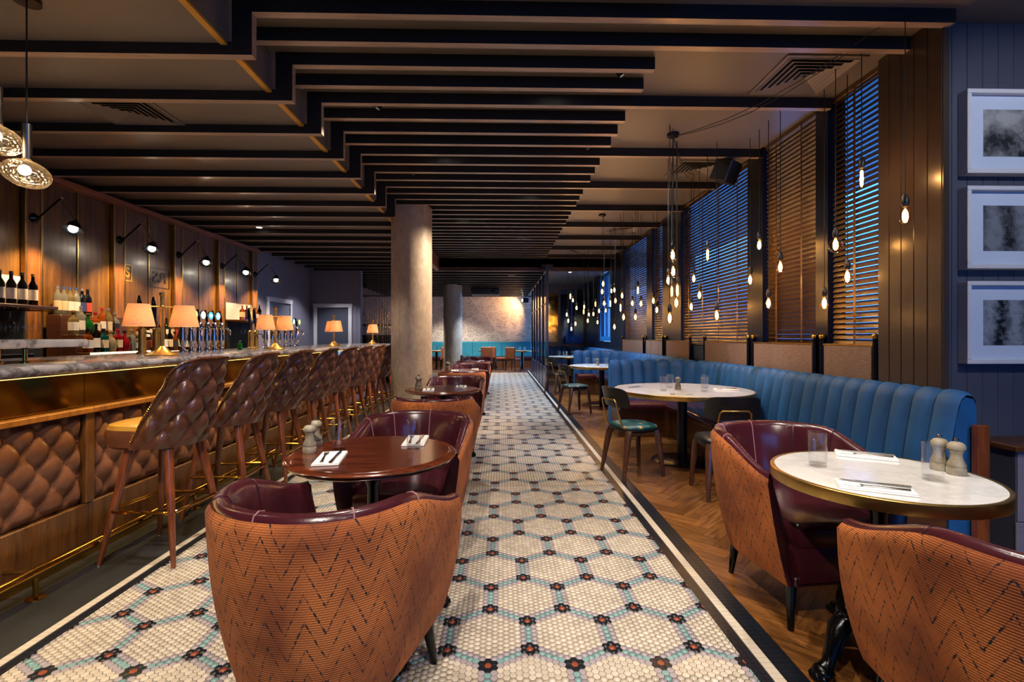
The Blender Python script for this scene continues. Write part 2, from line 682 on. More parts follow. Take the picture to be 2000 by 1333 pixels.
# teal seat cover with orange flowers
t = NT('flower_seat')
v = t.coord((1, 1, 1))
vo = t.n('ShaderNodeTexVoronoi')
vo.inputs['Scale'].default_value = 11.0
t.l(v, vo.inputs['Vector'])
d = vo.outputs['Distance']
t.set(Base_Color=t.ramp(t.math('ADD', d, t.math('MULTIPLY', t.noise(v, 24, 2), 0.25)), (0.16, lin('#d8b072')), (0.27, lin('#b0662f')), (0.36, lin('#1d6b67')), (0.62, lin('#0c3c40'))), Roughness=0.45)
# antique mirror: spotted gold
t = NT('antique_mirror')
v = t.coord((1, 1, 1))
n1 = t.noise(v, 5.0, 6, 0.7)
t.set(Base_Color=t.ramp(n1, (0.35, lin('#57461f')), (0.65, lin('#c6a962'))), Metallic=1.0, Roughness=t.math('MULTIPLY', n1, 0.18))
plain('dark_mirror', '#3b5874', 0.04, 1.0, vary=0.05)
# shades of the bar lamps
t = NT('lamp_shade')
v = t.coord((1, 1, 1))
wv = t.noise(t.coord((40, 40, 260)), 1.0, 2)
colr = t.ramp(wv, (0.3, lin('#e6bd93')), (0.7, lin('#f6d5b0')))
df = t.n('ShaderNodeBsdfDiffuse')
tl = t.n('ShaderNodeBsdfTranslucent')
t.l(colr, df.inputs[0])
t.l(colr, tl.inputs[0])
mx = t.n('ShaderNodeMixShader')
mx.inputs[0].default_value = 0.55
t.l(df.outputs[0], mx.inputs[1])
t.l(tl.outputs[0], mx.inputs[2])
t.l(mx.outputs[0], t.out.inputs['Surface'])


def photo_print(name, seed, scale, dark, light):
    t = NT(name)
    v = t.coord((1, 1, 1), loc=(seed, seed * 1.7, seed * 0.3))
    n1 = t.noise(v, scale, 7, 0.7)
    wv = t.n('ShaderNodeTexWave', wave_type='RINGS' if seed < 2 else 'BANDS')
    wv.inputs['Scale'].default_value = 1.6
    wv.inputs['Distortion'].default_value = 5.0
    t.l(v, wv.inputs[0])
    t.set(Base_Color=t.ramp(t.math('ADD', t.math('MULTIPLY', n1, 0.75), t.math('MULTIPLY', wv.outputs[1], 0.25)), (0.35, lin(dark)), (0.62, lin(light))), Roughness=0.5)


photo_print('print_shell', 1.0, 9, '#1c1e20', '#a5a29d')
photo_print('print_barn', 3.0, 14, '#15181b', '#7a7c80')
photo_print('print_wood', 5.0, 26, '#07090b', '#8c9096')
m = MAT

# ---------------------------------------------------------------- lights of the room
# recessed downlights: a housing each, with its own spot; extra ones are added as fill, tucked behind slats
HIGH, LOW = 3.35, 3.07


def downlight(x, y, z, watts, angle, label, col=SOFT, group='recessed ceiling downlights'):
    r = thing('downlight', label, 'downlight', (x, y, z), 0, group)
    b = MB()
    b.lathe([(0.060, -0.006), (0.060, 0.0), (0.042, 0.0), (0.042, -0.006)], 20, caps=False)
    b.lathe([(0.060, -0.006), (0.042, -0.006)], 20, caps=False)
    b.build('bezel', m['white_paint'], r)
    MB().lathe([(0.041, -0.003), (0.041, -0.001)], 20).build('lens', m['downlight_hot'], r)
    lamp('SPOT', 'downlight_beam', (0, 0, -0.02), watts, col, r, 0.035, angle, 0.55, (0, 0, -1))
    return r


# ---------------------------------------------------------------- floor
fl = MB().box(-7.0, 5.0, -3.2, 21.6, -0.12, -0.0035).build('floor', m['grout'], angle=0)
struct(fl, 'floor of hexagon mosaic down the aisle with parquet beside it')
P_ = 0.0284
HX = P_ * math.sqrt(3) / 2
OX, OY = -0.0506, 1.912          # one flower of the pattern
XL, XR = -1.925, 0.985
key = {}


def kk(q, r):
    return (q % 7, (r - 7 * (q // 7)) % 21)


dirs = ((0, 1), (1, 0), (1, -1), (0, -1), (-1, 0), (-1, 1))
A0, B0 = (0, -7), (0, 0)
teal = []
for c0 in (A0, B0):
    key[kk(*c0)] = 5
    for d in dirs:
        key[kk(c0[0] + d[0], c0[1] + d[1])] = 4
for d in ((0, 1), (-1, 0), (1, -1)):
    for k in range(2, 6):
        teal.append((A0[0] + d[0] * k, A0[1] + d[1] * k))
for c in teal:
    key[kk(*c)] = 3
for c in teal:
    for d in dirs:
        q = kk(c[0] + d[0], c[1] + d[1])
        key.setdefault(q, 2)
cells = []
for q in range(int((XL - OX) / HX) - 2, int((XR - OX) / HX) + 3):
    x = OX + q * HX
    if x < XL or x > XR:
        continue
    r0 = int((1.15 - OY) / P_ - q / 2) - 1
    for r in range(r0, r0 + int(16.4 / P_)):
        y = OY + (r + q / 2.0) * P_
        if y < 1.15 or y > 17.45:
            continue
        k = key.get(kk(q, r), 0)
        if k == 0 and RND.random() < 0.35:
            k = 1
        cells.append((y, x, k))
cells.sort()
single, rest = [], []
for c in cells:
    if len(single) < 300 and c[0] > 1.84:
        px, py = pix(c[1], c[0], 0)
        if py < 1331 and (885 < px < 1560 or 0 < px < 395):
            single.append(c)
            continue
    rest.append(c)
TM = [m['tile_cream'], m['tile_cream_pale'], m['tile_grey'], m['tile_teal'], m['tile_black'], m['tile_rust']]
ang = [PI / 3 * k for k in range(6)]
ro = P_ / math.sqrt(3) - 0.0012


def hexmesh(k):
    b = MB()
    vv = [(ro * math.cos(a), ro * math.sin(a), -0.004) for a in ang] + [(ro * math.cos(a), ro * math.sin(a), -0.0006) for a in ang] + \
         [((ro - 0.0012) * math.cos(a), (ro - 0.0012) * math.sin(a), 0.0) for a in ang]
    ff = [tuple(range(12, 18))]
    for k_ in range(6):
        j = (k_ + 1) % 6
        ff += [(k_, j, 6 + j, 6 + k_), (6 + k_, 6 + j, 12 + j, 12 + k_)]
    b.add(vv, ff)
    return b.mesh('tile', [TM[k]], 0)


hm = [hexmesh(k) for k in range(6)]
for (y, x, k) in single:
    link('tile', hm[k], fl, (x, y, 0))
# everything past the nearest tiles is one mosaic
n = len(rest)
arr = np.array([(x, y) for (y, x, k) in rest], dtype=np.float64)
ks = np.array([k for (_, _, k) in rest], dtype=np.int32)
ca = np.array([[math.cos(a), math.sin(a)] for a in ang])
near = arr[:, 1] < 4.2
top = arr[:, None, :] + (ro - 0.0008) * ca[None]
vt = np.concatenate([top, np.zeros((n, 6, 1))], axis=2).reshape(-1, 3)
nb = int(near.sum())
bot = arr[near][:, None, :] + ro * ca[None]
vb = np.concatenate([bot, np.full((nb, 6, 1), -0.0036)], axis=2).reshape(-1, 3)
verts = np.concatenate([vt, vb])
ti = np.nonzero(near)[0]
sides = []
for e in range(6):
    e2 = (e + 1) % 6
    bi = n * 6 + np.arange(nb) * 6
    sides.append(np.stack([bi + e, bi + e2, ti * 6 + e2, ti * 6 + e], axis=1))
sides = np.concatenate(sides)
me = bpy.data.meshes.new('mosaic')
me.vertices.add(len(verts))
me.vertices.foreach_set('co', verts.ravel())
loops = np.concatenate([np.arange(n * 6), sides.ravel()]).astype(np.int32)
starts = np.concatenate([np.arange(n) * 6, n * 6 + np.arange(len(sides)) * 4]).astype(np.int32)
me.loops.add(len(loops))
me.loops.foreach_set('vertex_index', loops)
me.polygons.add(len(starts))
me.polygons.foreach_set('loop_start', starts)
mi = np.concatenate([ks, np.tile(ks[near], 6)]).astype(np.int32)
for mm in TM:
    me.materials.append(mm)
me.polygons.foreach_set('material_index', mi)
me.update(calc_edges=True)
mo = link('mosaic', me, fl)
mo['kind'] = 'stuff'
# border bands of small square tiles
bb = MB()


def band(x0, x1, cols, mi_, y0=1.15, y1=17.45, ln=0.030):
    wd = (x1 - x0) / cols
    k = 0
    y = y0
    while y < y1:
        step = ln if y < 9 else 1.2
        for c in range(cols):
            bb.box(x0 + c * wd + 0.0007, x0 + (c + 1) * wd - 0.0007, y + 0.0007, y + step - 0.0007, -0.003, 0.0008, mi_)
        y += step


band(0.975, 1.028, 2, 0)
band(1.032, 1.078, 1, 1)
band(1.082, 1.166, 2, 0)
band(-1.965, -1.915, 2, 0)
band(-2.012, -1.969, 1, 1)
bb.build('mosaic_border', [m['tile_black'], m['tile_cream_pale']], fl, angle=0)['kind'] = 'stuff'
for i in range(14):
    MB().cbox(-2.47, -2.016, 0.2 + i * 0.8, 0.997 + i * 0.8, -0.01, 0.0, 0.001).build('stone_slab', m['slate'], fl)
# parquet laid in a herringbone
LW, WW = 0.60, 0.12
c45 = math.sqrt(0.5)


def clip(poly, f):
    o = []
    for i in range(len(poly)):
        a, b = poly[i - 1], poly[i]
        fa, fb = f(a), f(b)
        if fa >= 0:
            o.append(a)
            if fb < 0:
                t_ = fa / (fa - fb)
                o.append((a[0] + (b[0] - a[0]) * t_, a[1] + (b[1] - a[1]) * t_))
        elif fb >= 0:
            t_ = fa / (fa - fb)
            o.append((a[0] + (b[0] - a[0]) * t_, a[1] + (b[1] - a[1]) * t_))
    return o


planks = []
for i in range(-70, 120):
    for j in range(-14, 20):
        bx, by = i * WW + j * LW, i * WW - j * LW
        for (x0, x1, y0, y1, kind) in ((bx, bx + LW, by, by + WW, 0), (bx, bx + WW, by + WW, by + WW + LW, 1)):
            cxr, cyr = (x0 + x1) / 2, (y0 + y1) / 2
            X, Y = (cxr - cyr) * c45 + 1.4, (cxr + cyr) * c45
            if X < 0.9 or X > 3.6 or Y < 0.9 or Y > 12.2:
                continue
            if Y > 3.4 and X > 2.95:
                continue
            g = 0.0008
            pts = [((u - w_) * c45 + 1.4, (u + w_) * c45) for u, w_ in ((x0 + g, y0 + g), (x1 - g, y0 + g), (x1 - g, y1 - g), (x0 + g, y1 - g))]
            pts = clip(pts, lambda p: p[0] - 1.169)
            if len(pts) < 3:
                continue
            planks.append((Y, X, kind, pts))
planks.sort(key=lambda p: p[0])
pb = MB()
for idx, (Y, X, kind, pts) in enumerate(planks):
    if idx < 300:
        a = PI / 4 if kind == 0 else 3 * PI / 4
        ca_, sa_ = math.cos(-a), math.sin(-a)
        loc = [((x - X) * ca_ - (y - Y) * sa_, (x - X) * sa_ + (y - Y) * ca_) for x, y in pts]
        MB().prism(loc, -0.01, 0.0, 0, 0.0).build('plank', m['parquet'], fl, (X, Y, RND.uniform(-0.0004, 0.0002)), a, angle=0)
    else:
        pb.prism(pts, -0.01, 0.0)
if pb.f:
    pb.build('parquet_planks', m['parquet'], fl, angle=0)['kind'] = 'stuff'
MB().box(-7, 1.3, 17.46, 21.6, -0.01, 0.0).box(1.17, 3.2, 12.2, 17.5, -0.01, 0.0).build('dark_boards', m['oak_dark'], fl, angle=0)

# ---------------------------------------------------------------- ceiling
ce = MB()
ce.box(-7.0, -1.66, -3.2, 21.6, LOW, 3.5)
ce.box(-1.66, 5.0, -3.2, 12.3, HIGH, 3.5)
ce.box(-1.66, 5.0, 12.3, 21.6, LOW, 3.5)
ceil = struct(ce.build('ceiling', m['ceiling_paint'], angle=0), 'taupe painted ceiling crossed by dark wooden slats, raised over the aisle')
JW = 0.055
BZ, HZ = 3.0, 3.26


def ribbon_mesh(xr):
    b = MB()
    # one board in profile: low run, riser, high run
    prof = [(-4.82, BZ), (-1.50, BZ), (-1.50, HZ), (xr, HZ), (xr, HIGH + 0.01), (-1.62, HIGH + 0.01), (-1.62, LOW + 0.01), (-4.82, LOW + 0.01)]
    n_ = len(prof)
    vv = [(x, 0, z) for x, z in prof] + [(x, JW, z) for x, z in prof]
    # concave: split in three convex quads each side
    ff = []
    for o, fl_ in ((0, False), (n_, True)):
        for q in ((0, 1, 6, 7), (1, 2, 5, 6), (2, 3, 4, 5)):
            q = tuple(o + k for k in q)
            ff.append(q[::-1] if fl_ else q)
    for k in range(n_):
        j = (k + 1) % n_
        ff.append((k, n_ + k, n_ + j, j))
    b.add(vv, ff)
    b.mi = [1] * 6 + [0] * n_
    return b.mesh('stepped_slat', [m['joist_wood'], m['slat_black']], 0)


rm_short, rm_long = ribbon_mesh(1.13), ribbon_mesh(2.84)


def slat_mesh(x0, x1, z0, z1):
    b = MB().box(x0, x1, 0, JW, z0, z1)
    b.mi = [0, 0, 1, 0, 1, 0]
    return b.mesh('slat', [m['joist_wood'], m['slat_black']], 0)


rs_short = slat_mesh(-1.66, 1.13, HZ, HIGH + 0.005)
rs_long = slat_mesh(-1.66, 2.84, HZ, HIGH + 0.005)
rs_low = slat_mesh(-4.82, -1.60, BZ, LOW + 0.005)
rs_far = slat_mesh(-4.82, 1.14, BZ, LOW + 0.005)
SP = 0.565
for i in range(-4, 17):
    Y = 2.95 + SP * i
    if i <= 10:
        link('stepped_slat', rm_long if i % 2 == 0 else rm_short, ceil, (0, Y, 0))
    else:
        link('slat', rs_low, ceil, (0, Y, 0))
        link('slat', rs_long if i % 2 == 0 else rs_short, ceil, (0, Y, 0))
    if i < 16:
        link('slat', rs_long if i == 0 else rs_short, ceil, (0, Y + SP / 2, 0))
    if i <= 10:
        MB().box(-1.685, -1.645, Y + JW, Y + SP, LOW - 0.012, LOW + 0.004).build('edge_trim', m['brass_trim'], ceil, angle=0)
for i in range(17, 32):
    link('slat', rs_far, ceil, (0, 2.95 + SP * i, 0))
MB().box(-1.66, -1.56, 8.9, 12.3, BZ - 0.02, HIGH).build('side_fascia', m['beam_wood'], ceil, angle=0)
MB().box(-1.66, 3.0, 12.3, 12.36, BZ - 0.01, HIGH).box(-1.66, 3.0, 12.27, 12.31, BZ - 0.03, BZ + 0.0).build('end_fascia', m['oak_dark'], ceil, angle=0)
# cornice beam over the back of the bar
bm_ = MB().cbox(-5.0, -4.72, -1.0, 9.62, 2.945, 3.005, 0.004)
struct(bm_.build('trim_1', m['beam_wood']), 'reddish wooden cornice beam above the panels behind the bar')


def diffuser(x0, x1, y0, y1, z, label):
    r = thing('ceiling_vent', label, 'vent', ((x0 + x1) / 2, (y0 + y1) / 2, z), 0, 'square ceiling air vents')
    w = (x1 - x0) / 2
    d = (y1 - y0) / 2

    def ring(b, a0, a1, z0, z1):
        o = [(-w * a0, -d * a0, z0), (w * a0, -d * a0, z0), (w * a0, d * a0, z0), (-w * a0, d * a0, z0),
             (-w * a1, -d * a1, z1), (w * a1, -d * a1, z1), (w * a1, d * a1, z1), (-w * a1, d * a1, z1)]
        b.add(o, [(k, (k + 1) % 4, 4 + (k + 1) % 4, 4 + k) for k in range(4)])
    b = MB()
    ring(b, 1.0, 0.90, -0.012, -0.014)
    ring(b, 1.0, 1.0, 0.0, -0.012)
    b.build('frame', m['ceiling_paint'], r, angle=0)
    MB().box(-w * 0.9, w * 0.9, -d * 0.9, d * 0.9, -0.002, -0.001).build('dark_throat', m['void_black'], r, angle=0)
    for k in range(6):
        b = MB()
        a0 = 0.88 - 0.145 * k
        ring(b, a0, a0 - 0.10, -0.016, -0.003)
        ring(b, a0 + 0.01, a0, -0.016, -0.0165)
        b.build('louvre', m['ceiling_paint'], r, angle=0)


diffuser(2.08, 2.68, 3.45, 4.03, HIGH, 'square louvred air vent in the ceiling before the nearest window')
diffuser(2.08, 2.68, 5.55, 6.13, HIGH, 'square louvred air vent over the nearest booth, beside the black speaker')
diffuser(2.05, 2.65, 8.85, 9.43, HIGH, 'small square air vent over the farther blue booth')
diffuser(-3.2, -2.62, 3.62, 4.1, LOW, 'square air vent in the low ceiling above the bar')

# ---------------------------------------------------------------- walls
wl = MB()
wl.box(-5.2, -5.0, -3.2, 12.75, 0, 3.4)
wl.box(-7.2, -7.0, 12.6, 21.6, 0, 3.4).box(-7.0, -5.2, 12.6, 12.75, 0, 3.4)
wl.box(-5.0, -4.9, 9.62, 12.6, 0, LOW)
struct(wl.build('wall_left', m['lilac_paint'], angle=0), 'lilac grey painted wall beyond the back bar')
wb = MB().box(-5.0, -3.62, 12.6, 12.75, 0, LOW)
wb = struct(wb.build('wall_middle', m['lilac_paint'], angle=0), 'grey panelled wall with a white framed doorway past the bar')
for i in range(13):
    MB().cbox(-4.895 + i * 0.098, -4.80 + i * 0.098, 12.585, 12.6, 0.02, LOW, 0.003).build('board', m['lilac_paint'], wb)


def door_frame(name, label, x0, x1, y, h, along, dm):
    r = thing(name, label, 'door')
    del r['category']
    struct(r)
    b = MB()
    w = 0.09
    if along == 'x':
        b.cbox(x0, x0 + w, y - 0.04, y, 0, h, 0.004).cbox(x1 - w, x1, y - 0.04, y, 0, h, 0.004).cbox(x0 - 0.01, x1 + 0.01, y - 0.045, y, h, h + 0.1, 0.004)
        d = MB().cbox(x0 + w, x1 - w, y - 0.012, y, 0.01, h, 0.002)
    else:
        b.cbox(y, y + 0.04, x0, x0 + w, 0, h, 0.004).cbox(y, y + 0.04, x1 - w, x1, 0, h, 0.004).cbox(y, y + 0.045, x0 - 0.01, x1 + 0.01, h, h + 0.1, 0.004)
        d = MB().cbox(y, y + 0.012, x0 + w, x1 - w, 0.01, h, 0.002)
    b.build('door_frame', m['white_paint'], r)
    d.build('door_leaf', dm, r)


door_frame('door_1', 'white framed grey doorway in the wall past the bar', -4.82, -3.84, 12.585, 2.05, 'x', m['slate_blue_boards'])
door_frame('door_2', 'white framed door in the side wall beyond the back bar', 10.2, 11.4, -4.9, 2.05, 'y', m['lilac_paint'])
wf = MB().box(-7.0, 1.6, 21.0, 21.2, 0, 3.4)
struct(wf.build('wall_far', m['map_print'], angle=0), 'far wall covered with an old black and cream town map')
struct(MB().box(-7.0, 1.4, 20.9, 21.0, 3.03, 3.2).build('trim_2', m['void_black'], angle=0), 'black band above the map wall')
wk = MB().box(-7.0, 0.4, -3.3, -3.1, 0, 3.4).box(4.4, 5.0, -3.3, -3.1, 0, 3.4).box(0.4, 4.4, -3.3, -3.1, 0, 0.4).box(0.4, 4.4, -3.3, -3.1, 2.5, 3.5)
wk.box(4.85, 5.0, -3.2, 3.3, 0, 3.4)
wback = struct(wk.build('wall_back', m['navy_paint'], angle=0), 'navy wall with a shop window behind the viewpoint')
# picture wall, facing the room, of slate blue boards
wp = struct(MB().box(2.83, 5.0, 3.10, 3.4, 0, HIGH).build('wall_picture', m['navy_dark'], angle=0), 'dark blue boarded wall hung with framed pictures')
bmesh_ = MB().cbox(0.001, 0.1025, 3.082, 3.102, 0.0, HIGH, 0.0035).mesh('board', [m['slate_blue_boards']])
for i in range(18):
    link('board', bmesh_, wp, (2.835 + i * 0.104, 0, 0))
# window wall
WX = 2.83
wins = [(3.53, 4.12), (4.28, 5.16), (5.48, 7.53), (8.40, 8.98), (9.32, 11.07), (12.4, 13.9)]
SILL = 1.17
ww = MB()
ww.box(WX, 2.98, 3.4, 17.2, 0, SILL)
edges = [3.4] + [e for w_ in wins for e in w_] + [17.2]
for k in range(0, len(edges), 2):
    ww.box(WX, 2.98, edges[k], edges[k + 1], SILL, HIGH + 0.02)
wr = struct(ww.build('wall_right', m['navy_paint'], angle=0), 'navy window wall with dark piers between the blinds')
tb = MB().cbox(2.795, 2.83, 0.001, 0.1025, 0.0, HIGH, 0.0035).mesh('board', [m['taupe_boards']])
for i in range(5):
    link('board', tb, wr, (0, 3.0 + i * 0.104, 0))
MB().box(2.80, 2.84, 2.995, 3.10, 0, HIGH).build('corner_post', m['taupe_boards'], wr, angle=0)
for k, (y0, y1) in enumerate(wins[:5]):
    r = thing('window_%d' % (k + 1), 'tall window behind a wooden venetian blind', 'window')
    del r['category']
    struct(r)
    b = MB()
    b.box(2.935, 2.97, y0, y0 + 0.025, SILL, HIGH).box(2.935, 2.97, y1 - 0.025, y1, SILL, HIGH)
    b.box(2.935, 2.97, y0, y1, SILL, SILL + 0.04).box(2.935, 2.97, y0, y1, HIGH - 0.04, HIGH)
    b.build('window_frame', m['navy_frame'], r, angle=0)
    MB().box(2.95, 2.956, y0 + 0.025, y1 - 0.025, SILL + 0.04, HIGH - 0.04).build('pane', m['pane_glass'], r, angle=0)
    MB().box(2.836, 2.94, y0 + 0.002, y1 - 0.002, SILL - 0.03, SILL + 0.002).build('window_sill', m['navy_paint'], r, angle=0)
r = thing('window_7', 'wide shop window behind the viewpoint', 'window')
del r['category']
struct(r)
b = MB()
for x in (0.4, 1.7, 3.0, 4.35):
    b.box(x, x + 0.05, -3.25, -3.2, 0.4, 2.5)
b.build('window_frame', m['navy_frame'], r, angle=0)
MB().box(0.4, 4.4, -3.235, -3.23, 0.4, 2.5).build('pane', m['pane_glass'], r, angle=0)

# concrete columns
for (x, y, rr, lab) in ((-1.375, 7.5, 0.31, 'round bare concrete column beside the end of the bar'), (-1.60, 16.2, 0.31, 'round grey concrete column standing before the map wall')):
    b = MB()
    b.lathe([(rr, 0.0), (rr, (HZ if y < 10 else BZ) + 0.02)], 48)
    b.tube([(rr * math.cos(-2.0), rr * math.sin(-2.0), 0.0), (rr * math.cos(-2.0), rr * math.sin(-2.0), 3.0)], 0.004, 6)
    o = b.build('column', m['concrete'], None, (x, y, 0))
    struct(o, lab)

# ---------------------------------------------------------------- the bar
emit('strip_hot', '#ffce73', 2.0)


def tuft(u, v, du, dv):
    a, b = u / du + v / dv, u / du - v / dv
    return (abs(math.sin(PI * a)) * abs(math.sin(PI * b))) ** 0.42


BF = -2.46
bar = thing('bar_cabinet', 'oak bar front with buttoned brown leather panels and brass band', 'bar', (BF, 0, 0))
MB().box(-0.6, -0.06, 0.4, 10.2, 0.0, 1.10).build('carcass', m['oak_dark'], bar, angle=0)
for k in range(9):
    y0 = -0.35 + 1.1 * k
    if k == 0:
        y0 = 0.4
    y1 = 0.75 + 1.1 * k
    MB().cbox(-0.06, 0.0, y0 + 0.001, y1 - 0.001, 0.0, 0.31, 0.004).build('plinth_board', m['oak_bar'], bar)
    MB().cbox(-0.06, 0.03, y0 + 0.001, y1 - 0.001, 0.845, 0.88, 0.005).build('top_rail', m['oak'], bar)
    MB().cbox(-0.06, 0.008, y1 - 0.03, y1 + 0.03, 0.312, 0.845, 0.004).build('stile', m['oak_bar'], bar)
    MB().box(-0.06, -0.03, y0 + 0.002, y1 - 0.002, 0.885, 1.095).build('brass_panel', m['brass_mirror'], bar, angle=0)
du_, dv_ = 0.165, 0.205


def tufted_panel():
    b = MB()
    nu, nv = 78, 42
    W, Hh = 1.036, 0.53
    P = []
    for i in range(nv + 1):
        row = []
        for j in range(nu + 1):
            u, v = W * j / nu - W / 2, Hh * i / nv
            ed = min(1, min(j, nu - j) / 3.0) * min(1, min(i, nv - i) / 3.0)
            h = 0.004 + 0.042 * tuft(u, v + 0.04, du_, dv_) * (0.25 + 0.75 * ed) + 0.004 * ed
            row.append((h, u, v))
        P.append(row)
    b.grid(P)
    return b.mesh('tufted_panel', [m['tufted_leather']], 0)


tp = tufted_panel()
for p in tp.polygons:
    p.use_smooth = True
bt = MB()
for a in range(-8, 9):
    for c in range(-8, 9):
        u = (a + c) * du_ / 2
        v = (a - c) * dv_ / 2 - 0.04
        if abs(u) < 0.5 and 0.02 < v < 0.51:
            bt.ball((0.010, u, v), 0.009, 8, 5)
btm = bt.mesh('buttons', [m['tufted_leather']])
for k in range(9):
    yc = 0.2 + 1.1 * k
    o = link('tufted_panel', tp, bar, (-0.042, yc, 0.314))
    q = link('buttons', btm, o)
    q['kind'] = 'stuff'
# marble worktop with a rounded nose
b = MB()
prof = [(-3.15, 1.105), (-2.235, 1.105)]
for k in range(9):
    a = -PI / 2 + PI * k / 8
    prof.append((-2.235 + 0.032 * math.cos(a), 1.1325 + 0.0275 * math.sin(a)))
prof += [(-3.15, 1.16)]
np_ = len(prof)
vv = [(x, 0.4, z) for x, z in prof] + [(x, 10.25, z) for x, z in prof]
ff = [tuple(range(np_)), tuple(range(np_, 2 * np_))[::-1]] + [(k, np_ + k, np_ + (k + 1) % np_, (k + 1) % np_) for k in range(np_)]
b.add(vv, ff)
tag(b.build('bar_worktop', m['marble_grey']), 'long grey marble bar worktop with a rounded edge', 'worktop')
# brass foot rail on brackets
fr = thing('foot_rail', 'polished brass foot rail along the bottom of the bar', 'rail')
MB().tube([(-2.305, 0.4, 0.13), (-2.305, 10.2, 0.13)], 0.026, 16).build('tube', m['brass_polished'], fr)
for k in range(8):
    y = 1.2 + 1.25 * k
    MB().tube([(-2.305, y, 0.0), (-2.305, y, 0.11)], 0.012, 10).lathe([(0.04, 0), (0.04, 0.006), (0.015, 0.012)], 16, (-2.305, y, 0)).build('bracket', m['brass_polished'], fr)
    MB().tube([(-2.305, y, 0.13), (-2.46, y, 0.13)], 0.010, 8).build('wall_bracket', m['brass_polished'], fr)
MB().box(-2.455, -2.446, 0.4, 10.2, 0.0, 0.05).build('kick_strip', m['brass_polished'], fr, angle=0)
# raised marble shelf on brass posts, near end
rs = thing('serving_shelf', 'raised grey marble shelf on brass posts over the near bar end', 'shelf')
pl = []
for k in range(13):
    a = PI * k / 12
    pl.append((-2.60 + 0.16 * math.cos(a), 2.88 + 0.14 * math.sin(a)))
pl += [(-2.76, 0.6), (-2.44, 0.6)]
MB().prism(pl, 1.242, 1.285, 0, 0.012).build('slab', m['marble_grey'], rs)
for (x, y) in ((-2.52, 2.62), (-2.66, 2.62), (-2.52, 1.6), (-2.66, 1.6)):
    MB().lathe([(0.022, 0), (0.022, 0.006), (0.010, 0.012), (0.010, 0.074), (0.02, 0.082)], 14, (x, y, 1.16)).build('post', m['brass_polished'], rs)

# warm light strip tucked under the overhang of the worktop
ls = thing('light_strip', 'warm light strip under the overhang of the bar worktop', 'light strip')
MB().box(-2.325, -2.305, 0.5, 10.15, 1.096, 1.104).build('strip', m['strip_hot'], ls, angle=0)
for k in range(4):
    L_ = bpy.data.lights.new('strip_light', 'AREA')
    L_.shape = 'RECTANGLE'
    L_.size, L_.size_y = 0.03, 2.4
    L_.energy = 7.0
    L_.color = (1.0, 0.66, 0.22)
    o_ = bpy.data.objects.new('strip_light', L_)
    COL.objects.link(o_)
    o_.location = (-2.315, 1.7 + 2.42 * k, 1.092)
    o_.parent = ls

